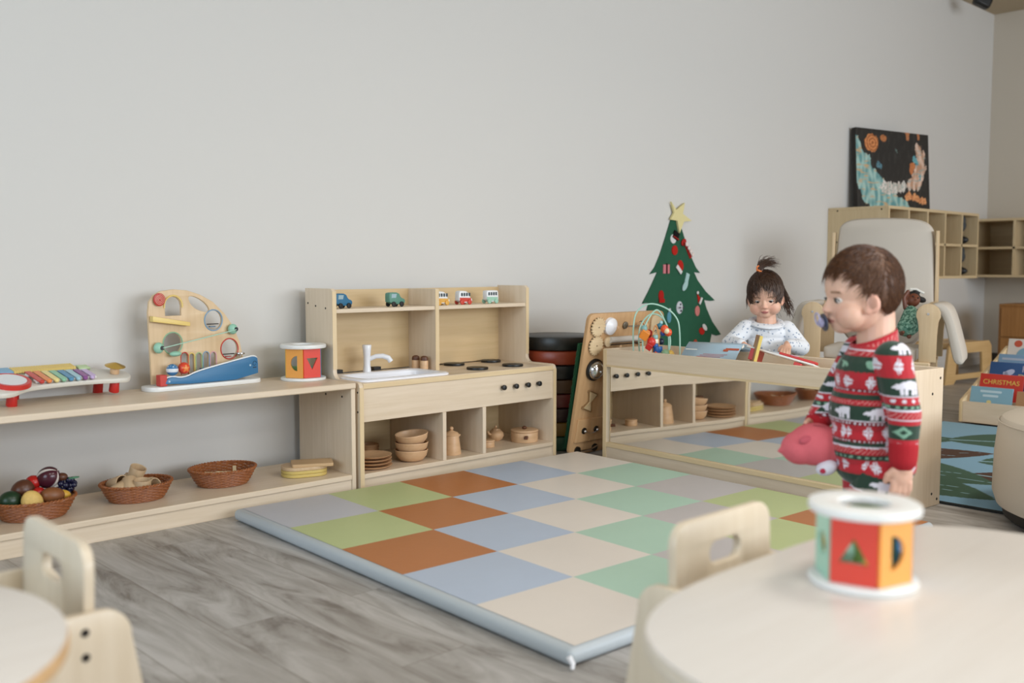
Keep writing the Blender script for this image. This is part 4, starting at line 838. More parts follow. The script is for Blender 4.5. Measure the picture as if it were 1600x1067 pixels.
# doll lying in the glider
dk = mat('doll_skin', '6A3A26', .45); 
t = thing('baby_doll', 'dark-skinned baby doll in green patterned dress lying in the glider', 'doll', (4.985, 2.290, .530), R(-48), None, (R(-20), R(16), R(-48)))
S_ = .88
link('doll_body', remesh(MB().ell((0,0,.155),(.036,.034,.038)).ell((0,-.034,.150),(.007,.008,.007)).cone((0,0,.02),(0,0,.09),.034,.026).cone((-.03,0,.10),(-.052,-.01,.150),.012,.011).cone((-.052,-.01,.150),(-.040,-.02,.185),.011,.010).cone((.03,0,.10),(.050,-.02,.085),.012,.011).cone((.05,-.02,.085),(.035,-.035,.10),.011,.010).cone((-.015,0,.0),(-.03,-.02,-.05),.014,.012).cone((.015,0,0),(.01,-.02,-.055),.014,.012).cone((-.03,-.02,-.05),(-.034,-.05,-.052),.011,.009), .004, 4), dk, t)
dd = link('doll_dress', remesh(MB().cone((0,-.002,.085),(-.004,-.008,-.005),.035,.050).ell((0,-.008,.0),(.055,.045,.04)), .005, 4), DRESS, t); paint(dd.data, lambda c, n: L3('8FB5A0') if noise.noise(c*90) > .12 else (L3('2E5A48') if noise.noise(c*110+Vector((9,0,0))) > .1 else L3('5F8A78')))
link('doll_hair', remesh(MB().ell((0,.012,.170),(.042,.036,.036)).ell((.045,.02,.178),(.030,.02,.016)).ell((-.03,.02,.175),(.022,.02,.018)).ell((.01,.0,.205),(.02,.016,.012)), .004, 3), mat('doll_hair_black', '17120F', .7, bump=.6, bscale=120), t)
MB().tube([(-.03,-.01,.205),(0,-.016,.212),(.045,-.008,.205)], .006, 8).build('hair_band', mat('page_white', 'DEDBD2', .7), t)
for s in (-1, 1): MB().ell((s*.013,-.033,.160),(.005,.004,.004)).build('doll_eye', BLACK, t)
# ---------------------------------------------------------------- footstool against the wall
t = thing('wooden_footstool', 'light wooden footstool frame standing behind the glider near the wall', 'stool', (7.05, 2.95, 0), R(-8))
fp = [(-.02,0),(.09,0),(.12,.03),(.48,.03),(.51,0),(.60,0),(.585,.26),(.55,.30),(.06,.30),(.02,.27)]
for y in (0, .26): link('side_frame', plate([fp, [(.11,.07),(.47,.07),(.455,.22),(.13,.22)]], .022, 'XZ', (0,y,0), .003), wood('stool_wood', 'BE9C68', 'CBAA78', .45, 'X'), t)
MB().box(.06,.55,.011,.249,.255,.295).build('stool_top', MATS['stool_wood'], t, .004)
# ---------------------------------------------------------------- wooden crate right
t = thing('cabinet', 'orange-brown wooden cabinet at the right edge in front of the wall', 'cabinet', (8.10, 2.99, 0), R(-90))
OW = wood('crate_wood', '9A6A38', 'B07E48', .5, 'Z')
MB().box(0, .5, 0, .35, 0, .54).build('cabinet_body', OW, t, .004)
MB().box(.02, .48, -.012, 0, .30, .53).build('door', OW, t, .003); MB().box(.02, .48, -.012, 0, .02, .29).build('door', OW, t, .003)
MB().box(.0, .5, -.004, .35, .54, .555).build('top_board', OW, t, .003); MB().ell((.25,-.016,.44),(.008,.006,.008)).build('knob', SCREW, t)
# ---------------------------------------------------------------- book rack
t = thing('book_rack', 'low sloping birch book display rack filled with picture books', 'book rack', (5.375, 2.172, .0105), R(-90))
# local x -> world -y (to the right), local y -> world +x (away)
RW, RD_ = .78, .66
for x in (0, RW-.018): link('side_panel', plate([[(0,0),(RD_,0),(RD_,.365),(.63,.375),(.0,.115)]], .018, 'YZ', (x+.009, 0, 0), .002), EDGEV, t)
MB().box(.018, RW-.018, 0, .018, 0, .112).build('front_panel', BIRCH, t, .002); MB().box(.018, RW-.018, .018, RD_, .012, .030).build('bottom_board', BIRCH, t)
for k in range(4): MB().box(.018, RW-.018, .135+k*.125, .143+k*.125, .030, .11+k*.05).build('slat', BIRCH, t)
MB().box(.018, RW-.018, RD_-.018, RD_, .03, .33).build('back_panel', BIRCH, t)
def rw(x, y, z): return (5.375+y, 2.172-x, .0105+z)
def book(label, x, y, z0, w_, h_, col, deco=None, tilt=14, txt=None):
    o = thing('picture_book', label, 'book', rw(x, y, z0), R(-90), 'picture books on the rack', (R(-tilt), 0, R(-90)))
    MB().box(0, w_, 0, .010, 0, h_).build('cover', mat('cover_'+col, col, .35), o, .001)
    MB().box(.003, w_-.002, .002, .008, .003, h_+.0004).build('pages', mat('page_white', 'DEDBD2', .7), o)
    for d in (deco or []): 
        P, c = d; link('cover_picture', plate([P], .0008, 'XZ', (0,-.0006,0)), mat('print_'+c, c, .45), o)
    for s_, sz, px, pz, c in (txt or []): text('cover_title', s_, sz, mat('print_'+c, c, .45), o, (px, -.0012, pz), (R(90),0,0), .0003)
    return o
book('pale blue picture book at the front left of the rack', .035, .028, .031, .215, .165, '7FA9BC', [(e(.10,.085,.012,.010),'D9C98A'), (rrect(.05,.16,.135,.147,.005),'B9D0DA'), (rrect(.065,.145,.112,.124,.005),'B9D0DA')], 14, None)
book('brown picture book in the front right of the rack', .270, .028, .031, .20, .155, 'A97F58', [(e(.11,.115,.035,.02),'8C2A2A'), (e(.10,.12,.02,.012),'D8C5C0')])
book('red Christmas picture book in the second row', .030, .150, .031, .225, .225, 'C8372C', [(e(.05,.135,.012,.014),'E07060'), (e(.16,.13,.012,.014),'E07060'), (e(.10,.125,.02,.02),'8A5A30')], 14, [('CHRISTMAS', .036, .112, .180, 'E3C25A')])
book('pale blue picture book with dark portrait in the second row', .275, .150, .031, .22, .225, 'A3B7CC', [([(.04,.03),(.20,.03),(.20,.19),(.04,.19)],'27395E'), (e(.10,.15,.028,.026),'B8744A')])
book('dark blue nursery rhyme book in the third row', .028, .275, .031, .31, .282, '2F5486', [(e(.105,.225,.030,.016,30),'B9C0DA'), (e(.088,.215,.018,.012,-40),'B9C0DA'), (e(.125,.185,.022,.024),'DCC79A')], 14, [('Hey,', .050, .215, .248, 'B9B3C8'), ('Diddle', .052, .220, .200, 'C9B98A')])
book('dark green-blue picture book at the right of the third row', .35, .275, .031, .22, .275, '1F3C4E', None)
book('pale blue picture book in the fourth row', .022, .400, .031, .42, .318, '7E9EBB', [([(.02,.285),(.40,.285),(.40,.297),(.02,.297)],'B0B8C8')])
book('large white picture book with dark round head in the back row', .022, .520, .031, .36, .400, 'D8CFC6', [(e(.19,.315,.080,.052),'1C1614'), (e(.055,.372,.022,.020),'C4553A'), (e(.10,.30,.05,.05),'7FA5B8'), (e(.19,.30,.035,.03),'C9A878')], 14, [('LUNAR NEW', .034, .215, .372, '8A3A28')])
# ---------------------------------------------------------------- leaf rug
t = thing('leaf_rug', 'light blue rug with large dark green and brown leaves', 'rug', (3.475, 2.24, 0))
MB().box(0, 1.86, -2.2, 0, .0005, .009).build('rug_backing', mat('rug_black_edge', '1F2220', .9), t, .002)
nx, ny = 250, 300; vs = [(.008+1.844*i/nx, -.008-2.184*j/ny, .0095) for j in range(ny+1) for i in range(nx+1)]
fs = [(j*(nx+1)+i, (j+1)*(nx+1)+i, (j+1)*(nx+1)+i+1, j*(nx+1)+i+1) for j in range(ny) for i in range(nx)]
leaves = [(1.55,-.62,.44,.17,-50,'g'),(.80,-.24,.42,.14,-50,'b'),(.50,-.40,.42,.17,-102,'g'),(.26,-.50,.42,.15,-104,'g'),(1.10,-.96,.46,.16,-53,'g'),(1.15,-.08,.30,.12,-50,'g'),(.60,-1.05,.40,.15,-80,'b'),(.20,-1.25,.30,.13,-104,'g'),(1.5,-1.3,.45,.16,-48,'g'),(.95,-1.5,.42,.15,-60,'g'),(.4,-1.75,.36,.14,-70,'b'),(1.45,-1.85,.4,.14,-45,'g')]
def rug(c, n):
    x, y = c.x, c.y
    for cx, cy, L_, w_, a, k in leaves:
        ca, sa = math.cos(R(a)), math.sin(R(a)); u = ((x-cx)*ca+(y-cy)*sa)/L_; v = (-(x-cx)*sa+(y-cy)*ca)/(w_*1.25)
        if abs(u) < 1:
            hw = (1-u*u)**.75*(1-.25*u)
            if abs(v) < hw:
                if abs(v-.25*u*u+.1) < .022*(1-u) or abs(abs(v)-.9*(u-.1)) < .016 and 0 < u < .6 and abs(v) < hw*.6: return L3('8FB4C2')
                return L3('3C5A48') if k == 'g' else L3('4A3022')
    return L3('7FA6BE')
me = bpy.data.meshes.new('r'); me.from_pydata(vs, [], fs); paint(me, rug); link('rug_pile', me, vcol_mat('rug_pile', .95, bump=.3, bscale=400), t)
# ---------------------------------------------------------------- round ottoman chair
t = thing('soft_round_seat', 'cream padded round seat with dark base at the right edge', 'seat', (3.58, .85, .0105))
OT = mat('seat_cream_vinyl', 'C4B9A9', .5, bump=.05, bscale=60)
MB().lathe([(.395,.0),(.41,.012),(.415,.04)], n=72).build('dark_base', mat('base_black', '1A1816', .6), t)
MB().lathe([(.40,.035),(.432,.05),(.445,.09),(.442,.22),(.432,.315),(.420,.335),(.395,.346),(.32,.350),(.001,.350)], n=96, close=False).build('padded_body', OT, t)
MB().tube([(.432*math.cos(2*PI*i/96), .432*math.sin(2*PI*i/96), .322) for i in range(96)], .0025, 6, True).build('seam', OT, t)
# ---------------------------------------------------------------- ceiling camera
t = thing('security_camera', 'small black camera hanging from the ceiling corner', 'camera', (8.0, 3.16, RH-.02))
MB().cyl((0,0,-.015), .03, .015, 24).build('mount_plate', BLACK, t); MB().tube([(0,0,-.01),(0,0,-.06)], .008, 8).build('stem', mat('stem_grey', '77736C', .5), t)
MB().obox((0,0,-.085),(.13,.08,.085), Matrix.Rotation(R(-43),3,'Z') @ Matrix.Rotation(R(25),3,'Y')).build('camera_body', BLACK, t, .02)
# ---------------------------------------------------------------- foreground tables and chairs
LAM = wood('table_laminate', 'D2CBC3', 'D8D2CB', .3, 'X'); LE = wood('table_edge_ply', 'C49E70', 'D2AE82', .45, 'X')
def sup(cx, cy, a, n, rot=0, k=72):
    o = []
    for i in range(k):
        q = 2*PI*i/k; c, s = math.cos(q), math.sin(q); x = a*abs(c)**(2/n)*(1 if c > 0 else -1); y = a*abs(s)**(2/n)*(1 if s > 0 else -1)
        o.append((cx+x*math.cos(rot)-y*math.sin(rot), cy+x*math.sin(rot)+y*math.cos(rot)))
    return o
def table(label, cx, cy, a, n, rot, z, leg, em=None):
    t = thing('toddler_table', label, 'table', (cx, cy, 0))
    link('table_edge', plate([sup(0,0,a,n,rot)], .018, 'XY', (0,0,z-.0125), .004), em or LE, t)
    link('tabletop', plate([sup(0,0,a-.002,n,rot)], .0035, 'XY', (0,0,z-.00175), .001), LAM, t)
    for q in range(4):
        an = rot+R(45+90*q); x, y = leg*math.cos(an), leg*math.sin(an); MB().cyl((x,y,.003), .019, z-.025, 24, None, 0, .024).build('leg', LE, t)
table('pale rounded toddler table in the right foreground carrying the sorter drum', 1.240, .345, .442, 3.4, 0, FZ, .36, wood('table_edge_pale', 'CDBFAA', 'D8CCBA', .4, 'X'))
table('pale rounded toddler table in the left foreground corner', .130, 1.245, .272, 2.1, 0, .425, .20)
CHW = wood('chair_laminate', 'CFBFA6', 'DACCB6', .35, 'Z')
def chair(label, loc, rz):
    """local: seat faces -y, back panel at the rear"""
    t = thing('toddler_chair', label, 'chair', loc, rz, 'birch toddler chairs')
    hw = .13
    bp_ = [(-hw,.16),(hw,.16),(hw+.0,.40)]+[(hw-.035+.035*math.cos(R(a)), .415+.035*math.sin(R(a))) for a in range(0,91,18)]+[(-hw+.035+.035*math.cos(R(a)), .415+.035*math.sin(R(a))) for a in range(90,181,18)]+[(-hw,.40)]
    b = link('backrest', plate([bp_, rrect(-.042,.042,.372,.408,.017)], .016, 'XZ', (0,-.040,0), .003), CHW, t); b.rotation_euler = (R(-2),0,0)
    MB().box(-hw, hw, -.25, -.049, .200, .215).build('seat', CHW, t, .003)
    sp_ = [(-.270,0),(.085,0),(.050,.18),(.026,.315)]+[(-.016+.042*math.cos(R(a)), .318+.042*math.sin(R(a))) for a in range(10,91,16)]+[(-.17,.360),(-.225,.345),(-.245,.31),(-.258,.15)]
    for s in (-1, 1):
        p = link('side_panel', plate([sp_], .016, 'YZ', (s*(hw+.009),0,0), .003), CHW, t)
        for y, z in ((-.04,.335),(-.04,.300),(-.14,.207)): MB().cyl((s*(hw+.0171)-(.0005 if s > 0 else -.0005), y, z), .006, .0012, 12, Matrix.Rotation(R(90*s),3,'Y')).build('screw_cap', SCREW, p)
    return t
ch = chair('birch toddler chair with oval handle hole tucked under the right foreground table', (1.300, .915, 0), 0)
dup(ch, (.520, 1.512, 0), R(-90), 'birch toddler chair with handle hole beside the left foreground table')
# ---------------------------------------------------------------- ceiling lights (above the frame)
def clight(x, y, w_, d_, label):
    t = thing('ceiling_light', label, 'ceiling light', (x, y, RH))
    link('frame', plate([rrect(-w_/2-.04, w_/2+.04, -d_/2-.04, d_/2+.04, .01), rrect(-w_/2, w_/2, -d_/2, d_/2, .005)], .03, 'XY', (0,0,-.016)), FR, t)
    MB().box(-w_/2, w_/2, -d_/2, d_/2, -.012, -.004).build('diffuser', mat('diffuser_white', 'EEEEEA', .6), t)
for (x, y), lb in zip(PANELS, ('above the left foreground table', 'above the middle of the room', 'at the rear left behind the camera', 'at the rear right behind the camera')): clight(x, y, 1.1, .5, 'rectangular ceiling light panel '+lb)
clight(7.0, -1.6, .5, .5, 'added square warm fill lamp over the far right of the room')  # invented fixture around the added warm fill
# ---------------------------------------------------------------- people
def head_prims(m, X, neck=None):
    """toddler head in its own frame (face towards -y, origin at the skull centre); X maps to body space"""
    R3 = X.to_3x3(); P = lambda p: X @ Vector(p)
    def el(c, r, M=None): m.ell(P(c), r, R3 @ M if M else R3, 28, 18)
    el((0,-.001,0), (.071,.085,.084)); el((0,-.020,-.048), (.060,.063,.058)); el((0,-.049,.012), (.045,.031,.038))
    for s in (-1, 1):
        el((s*.032,-.045,-.064), (.034,.032,.033)); el((s*.026,-.066,-.010), (.020,.012,.009))       # cheek, brow
        M = Matrix.Rotation(R(s*-12), 3, 'Y') @ Matrix.Rotation(R(8), 3, 'X')
        el((s*.071,-.010,-.040), (.0065,.0165,.023), Matrix.Rotation(R(s*-20), 3, 'Z') @ Matrix.Rotation(R(8), 3, 'X'))
        el((s*.068,-.018,-.056), (.006,.010,.010))
        el((s*.008,-.085,-.055), (.006,.007,.0055))                                                   # nostril wings
    el((0,-.050,-.088), (.028,.026,.020)); el((0,-.070,-.073), (.020,.012,.013))
    m.cone(P((0,-.078,-.028)), P((0,-.086,-.048)), .0065, .0085); el((0,-.090,-.052), (.0085,.0075,.0072))
    el((0,-.080,-.0735), (.014,.0055,.0035)); el((0,-.078,-.080), (.012,.006,.004))
def head_paint(X, skin, blush, lip, brow, hairline=None):
    Xi = X.inverted(); sk, bl, lp, bw = L3(skin), L3(blush), L3(lip), L3(brow)
    mix = lambda a, b, t: tuple(a[i]*(1-t)+b[i]*t for i in range(3))
    def fn(co):
        c = Xi @ co; col = sk
        if c.y < 0:
            for s in (-1, 1):
                d = ((c.x-s*.036)**2+(c.z+.062)**2)**.5; col = mix(col, bl, max(0, 1-d/.030)*.5)
                if c.y < -.05 and abs(c.z+.012-.05*abs(abs(c.x)-.028)*-1) < .0028 and .014 < abs(c.x) < .042: col = mix(col, bw, .55)
            if c.y < -.06 and (c.x/.0155)**2+((c.z+.077)/.0060)**2 < 1: col = lp
            if c.y < -.06 and abs(c.z+.0768) < .0011 and abs(c.x) < .014: col = mix(lp, (.1,.03,.03), .5)
            d = (c.x**2+(c.z+.053)**2)**.5; col = mix(col, bl, max(0, 1-d/.016)*.4)
        if abs(c.x) > .068 and ((c.y+.012)/.009)**2+((c.z+.038)/.014)**2 < 1: col = mix(sk, (.25,.08,.05), .55)  # shade of the ear hollow painted into the skin
        elif abs(c.x) > .070: col = mix(sk, bl, .5)
        return col
    return fn
def eyes(X, parent, iris, closed=0):
    for s in (-1, 1):
        c = X @ Vector((s*.0265,-.0665,-.0310)); R3 = X.to_3x3()
        me = MB().ell((0,0,0), (.0118,.0125,.0080), None, 32, 20).mesh()
        def pf(v, n):
            d = math.hypot(v.x, v.z+.0012+closed*.003)
            return (.005,.004,.004) if d < .0032 and v.y < 0 else (L3(iris) if d < .0068 and v.y < 0 else L3('D8D2CC'))
        paint(me, pf); o = link('eye', me, EYE, parent); o.matrix_parent_inverse = Matrix.Identity(4); M = R3.to_4x4(); M.translation = c; o.matrix_local = M
        pts = [(s*.0265+.0135*math.cos(R(a)), -.0790+.006*abs(math.cos(R(a)))**2, -.0310-.001-closed*.003+.0062*math.sin(R(a))) for a in range(0,181,20)]
        MB().tube([X @ Vector(p) for p in pts], .0012, 6).build('eyelashes', mat('lash_brown', '2A1A12', .7), parent)
EYE = vcol_mat('eye_surface', .12)
SKINM = vcol_mat('skin', .48, sss=.12, bump=.06, bscale=300)
def hand(m, W_, d, u, s, L=.034, curl=.3, r=.0062, spread=.0125):
    """palm + five unequal fingers. W_ wrist point, d finger direction, u across the palm (towards thumb), s palm normal (fingers curl towards it)"""
    W_ = Vector(W_); d = Vector(d).normalized(); u = Vector(u).normalized(); s = Vector(s).normalized()
    M = Matrix((u, s, d)).transposed()
    m.ell(W_+d*.020, (.0225,.0115,.026), M); m.cone(W_-d*.012, W_+d*.008, .0150, .0150)
    for k, (o, ln) in enumerate(((.0165,.86),(.0055,1.0),(-.0055,.94),(-.0160,.74))):
        a = W_+d*.036+u*o; q = a+(d+u*(o*6)).normalized()*L*ln*.50+s*L*curl*.15; q2 = q+(d*(1-curl)+s*curl*1.3).normalized()*L*ln*.50
        m.cone(a, q, r, r*.93, 12); m.cone(q, q2, r*.93, r*.80, 12)
    a = W_+d*.010+u*.018; q = a+(u*.75+d*.75+s*.35).normalized()*.018; q2 = q+(d*1.0+u*.1+s*.45).normalized()*.016
    m.cone(a, q, r*1.25, r*1.05, 12); m.cone(q, q2, r*1.05, r*.9, 12)
def strands(m, X, keep, flow, n, ln, rr, C=(.075,.088,.089), seed=1, wob=.15):
    """short hairs lying along the skull ellipsoid"""
    rg = random.Random(seed); R3 = X.to_3x3(); k = 0; it = 0
    while k < n and it < n*30:
        it += 1; v = Vector((rg.gauss(0,1), rg.gauss(0,1), rg.gauss(0,1))).normalized(); p = Vector((v.x*C[0], v.y*C[1]+.002, v.z*C[2]))
        if not keep(p): continue
        k += 1; pts = [p]; q = p.copy(); L_ = ln*rg.uniform(.6, 1.3); w_ = Vector((rg.gauss(0,wob), rg.gauss(0,wob), rg.gauss(0,wob)))
        for i in range(4):
            f = flow(q)+w_; nn = Vector((q.x/C[0]**2, q.y/C[1]**2, q.z/C[2]**2)).normalized(); f = (f-nn*f.dot(nn)).normalized(); q = q+f*L_/4
            e_ = math.sqrt((q.x/C[0])**2+(q.y/C[1])**2+(q.z/C[2])**2); q = q/e_*(1.015+.01*i); pts.append(q.copy())
        m.tube([X @ t_ for t_ in pts], [rr, rr, rr*.9, rr*.6, rr*.25], 4)
def cap(X, keep, grow=1.0, C=(.075,.088,.089)):
    me = MB().ell((0,.002,0), tuple(c*grow for c in C), None, 96, 64).mesh(); bm = bmesh.new(); bm.from_mesh(me)
    bmesh.ops.delete(bm, geom=[f for f in bm.faces if not keep(f.calc_center_median())], context='FACES'); bm.to_mesh(me); bm.free(); me.transform(X); return me
def shoe(m, a, d, L=.11):
    a = Vector(a); d = Vector(d).normalized(); M = Matrix((d, Vector((-d.y, d.x, 0)), Vector((0,0,1)))).transposed()
    m.ell(a+d*.028+Vector((0,0,.018)), (.058,.026,.022), M); m.ell(a+d*.055+Vector((0,0,.016)), (.032,.028,.018), M)
# ---- boy ------------------------------------------------------
BX, BY = 2.134, 1.058
boy = thing('person', 'toddler in red and green winter pyjamas walking past the mirror table, pacifier in mouth', 'person', (BX, BY, 0), -YAW)
HX = Matrix.Translation((-.027,.0,.799)) @ Matrix.Rotation(R(-86),4,'Z') @ Matrix.Rotation(R(3),4,'X')
m = MB(); head_prims(m, HX)
m.cone((.004,0,.745), (.006,0,.655), .040, .043); m.ell((-.010,0,.58), (.058,.080,.075)); m.ell((-.012,0,.47), (.064,.078,.11)); m.ell((.015,0,.39),(.060,.078,.06))
AR = [(.010,-.088,.638), (.030,-.112,.520), (.026,-.122,.424)]; AL = [(.0,.088,.640), (-.050,.112,.535), (-.105,.078,.462)]
for A in (AR, AL): m.cone(A[0], A[1], .030, .024); m.cone(A[1], A[2], .024, .016)
hand(m, (.026,-.125,.408), (-.08,-.02,-1), (-1,.05,0), (.1,.9,0), .042, .35, .0074)
hand(m, (-.110,.074,.458), (-.75,-.35,-.35), (0,-.2,1), (.2,-1,.1), .036, .5, .0066)
LG = [[(.005,-.045,.37), (-.040,-.046,.205), (-.018,-.046,.055)], [(.010,.045,.37), (.010,.048,.21), (.070,.048,.075)]]
for A in LG: m.cone(A[0], A[1], .046, .034); m.cone(A[1], A[2], .034, .022)
shoe(m, (-.022,-.046,0), (-1,0,0)); shoe(m, (.062,.048,.0), (-1,0,0))
me = remesh(m, .0026, 5); hp = head_paint(HX, 'E0B49C', 'D99A88', 'C88478', '8A6248')
paint(me, lambda c, n: hp(c) if c.z > .66 else L3('DCAE96')); bb = link('body', me, SKINM, boy)
eyes(HX, boy, '2A1C14')
def seg(c, a, b):
    a = Vector(a); b = Vector(b); d = b-a; t_ = max(0, min(1, (c-a).dot(d)/d.length_squared)); return (c-a-d*t_).length, t_
RED, GRN, WHT, DRD, MNT, PNK = L3('B3202C'), L3('1F3A2C'), L3('DDD9E2'), L3('7A1520'), L3('7FA890'), L3('CF8A86')
def flake(u, v, w_, h):
    a = ((u/w_) % 1-.5)*2*w_/h/1.18; b = v; r_ = math.hypot(a, b); th = math.atan2(b, a)
    if r_ > .95: return False
    if r_ < .14: return True
    lobes = .62+.33*abs(math.cos(2*th)) if True else 0
    return r_ < lobes and abs(math.sin(2*th)) > .16 and not (abs(abs(th)-PI/2) < .12)
def bear(u, v, w_, h):
    a = ((u/w_) % 1-.5)*w_/h/1.35; b = v
    if (a/.95)**2+((b-.22)/.48)**2 < 1: return True
    if ((a+1.05)/.36)**2+((b-.05)/.30)**2 < 1: return True
    if (a+1.35)**2/.05+(b+.04)**2/.02 < 1: return True
    for x in (-.72,-.32,.35,.75):
        if abs(a-x) < .17 and -.85 < b < .2: return True
    return False
def band(kind, u, v):
    """v in -1..1 across the band, u arc length"""
    if kind == 'r': return RED
    if kind == 'g': return GRN
    if kind == 'w': return WHT
    if kind == 'p': return PNK if abs(v) < .35 else RED
    if kind == 'd': return WHT if abs(v) < .5 and (u*110) % 1 < .4 else DRD
    if kind == 'F': return WHT if flake(u, v, .040, .018) else RED
    if kind == 'B': return WHT if bear(u, v, .084, .017) else GRN
    if kind == 'O': return MNT if (((u/.044) % 1-.5)*2.0)**2+(v*.75)**2 < .16 and v > -.85 else GRN
    if kind == 'D':
        a = abs((u/.056) % 1-.5)*2.6+abs(v); return GRN if a < .35 else (MNT if a < .85 else GRN)
    if kind == 'm': return PNK if (int(u*420)*7+int(v*3+9)*5) % 4 == 0 and abs(v) < .7 else RED
    if kind == 't': return MNT if (u*70) % 1 < .45 and abs(v) < .45 else GRN
    if kind == 's': return WHT if (((u/.02) % 1-.5)*2)**2+v*v < .22 else RED
    return RED
TB_ = [(.700,'m'),(.655,'w'),(.652,'m'),(.640,'O'),(.606,'r'),(.600,'F'),(.568,'d'),(.562,'r'),(.556,'g'),(.545,'m'),(.533,'B'),(.499,'w'),(.496,'d'),(.488,'F'),(.456,'d'),(.450,'g'),(.442,'w'),(.438,'m'),(.422,'t'),(.410,'F'),(.380,'r'),(.376,'B'),(.338,'w'),(.335,'s'),(.315,'g'),(.305,'F'),(.272,'m'),(.255,'B'),(.215,'w'),(.212,'F'),(.18,'t'),(.16,'F'),(.13,'m'),(.11,'B'),(.07,'r'),(-1,'r')]
SB_ = [(.75,'m'),(.682,'w'),(.679,'B'),(.648,'r'),(.644,'F'),(.606,'r'),(.600,'B'),(.562,'w'),(.559,'s'),(.543,'t'),(.532,'w'),(.529,'m'),(.512,'w'),(.509,'r'),(.500,'D'),(.468,'r'),(.462,'F'),(.424,'d'),(.419,'r'),(-1,'r')]
def lookup(T, z, u):
    for i in range(len(T)-1):
        if z > T[i+1][0]: a, b = T[i][0], T[i+1][0]; return band(T[i][1], u, 2*(z-b)/(a-b)-1)
    return RED
def pj(c, n):
    d1, _ = seg(c, AR[0], AR[1]); d1b, _ = seg(c, AR[1], AR[2]); d2, _ = seg(c, AL[0], AL[1]); d2b, _ = seg(c, AL[1], AL[2])
    if min(d1, d1b) < .0425 and c.y < -.074 and c.z > .36: return lookup(SB_, c.z, c.x+.012)
    if min(d2, d2b) < .041 and c.y > .070: return lookup(SB_, c.z+.02, c.x)
    a = math.atan2(c.y, c.x+.012); return lookup(TB_, c.z, c.x+.055 if c.y < 0 and abs(c.x+.012) < .06 else a*.085)
m = MB()
m.ell((-.006,0,.625), (.055,.082,.052)); m.ell((-.014,0,.590), (.068,.092,.072)); m.ell((-.020,0,.515), (.074,.090,.09)); m.ell((-.016,0,.44), (.077,.090,.075)); m.ell((.030,0,.392), (.070,.088,.058)); m.ell((-.01,0,.385),(.068,.085,.05))
m.cone((.004,0,.66),(.006,0,.685), .052, .047)
for A in (AR, AL):
    m.cone(A[0], A[1], .041, .035); e_ = Vector(A[1]).lerp(Vector(A[2]), .86); m.cone(A[1], e_, .036, .029)
m2 = MB(); m2.ell((.030,0,.392), (.069,.087,.056))
for A in LG: m2.cone(A[0], A[1], .058, .047); m2.cone(A[1], A[2], .047, .034)
m2.ell((.005,0,.395),(.070,.086,.05))
def open_neck(me):
    bm = bmesh.new(); bm.from_mesh(me)
    # cut the collar along a sloping plane
    bmesh.ops.bisect_plane(bm, geom=bm.verts[:]+bm.edges[:]+bm.faces[:], plane_co=Vector((.045,0,.700)), plane_no=Vector((-.36,0,.93)).normalized(), clear_outer=True); bm.to_mesh(me); bm.free(); return me
me = open_neck(remesh(m, .0024, 6)); paint(me, lambda c, n: RED if c.z > .660+(c.x+.04)*.38 and c.z > .63 and min(seg(c, AR[0], AR[1])[0], seg(c, AL[0], AL[1])[0]) > .03 and math.hypot(c.x-.005, c.y) < .066 else pj(c, n))
KNIT = vcol_mat('pyjama_fabric', .9, bump=.15, bscale=500, sheen=.2); link('pyjama_top', me, KNIT, boy)
me = remesh(m2, .0026, 5); paint(me, lambda c, n: lookup(TB_, c.z+.25*(c.x+.02)*(1 if c.z < .4 else 0), c.x+.04)); link('pyjama_trousers', me, KNIT, boy)
c1_ = Vector(AR[1]).lerp(Vector(AR[2]), .72); c2_ = Vector(AR[1]).lerp(Vector(AR[2]), 1.0)
RC = mat('cuff_red', 'A81622', .9, bump=.3, bscale=200)
link('cuff', remesh(MB().cone(c1_, c2_, .0315, .0300), .003, 3), RC, boy)
c1_ = Vector(AL[1]).lerp(Vector(AL[2]), .72); link('cuff', remesh(MB().cone(c1_, AL[2], .030, .028), .003, 3), RC, boy)
def keep_b(p):
    x, y, z = abs(p.x), p.y, p.z
    if y < -.045: return z > .030+.004*math.sin(x*160)-(1.2*(x-.045) if x > .045 else 0)
    if y < -.030: return z > .004
    if y < .006: return z > -.016
    if y < .022: return z > -.050
    return z > -.062-.30*(y-.03)
hm = vcol_mat
HB = wood('hair_brown', '38200F', '6E4526', .5, 'Y', 4)
c = link('hair', cap(HX, keep_b, 1.0), HB, boy); so = c.modifiers.new('s', 'SOLIDIFY'); so.thickness = .006; so.offset = -1
def flow_b(q): return Vector((q.x*3, -.45 if q.y < .02 else .5, -1.0 if q.z < .05 else (-.2))) if q.y > -.03 else Vector((q.x*4, -1.0, -.6))
m = MB(); strands(m, HX, keep_b, flow_b, 2600, .024, .0008, seed=3); m.build('hair_strands', HB, c)
p = thing('pacifier', 'lilac and navy pacifier in the mouth of the walking toddler', 'pacifier', (0,0,0))
PM = Matrix.Translation((BX, BY, 0)) @ Matrix.Rotation(-YAW, 4, 'Z') @ HX @ Matrix.Translation((0,-.092,-.080)) @ Matrix.Rotation(R(98),4,'X')
p.matrix_world = PM
MB().lathe([(.001,-.003),(.012,-.003),(.0205,.0),(.0205,.003),(.012,.0035),(.001,.004)], (0,0,0), 32, None, False).build('shield', mat('pacifier_navy', '3A4256', .3), p)
MB().cyl((0,0,.004), .0105, .009, 24, None, .002).build('knob', mat('pacifier_lilac', 'B3B0D2', .3), p)
MB().tube([(.014*math.cos(a), .010+.014*math.sin(a), .015) for a in [2*PI*i/24 for i in range(24)]], .002, 6, True).build('ring_handle', MATS['pacifier_lilac'], p)
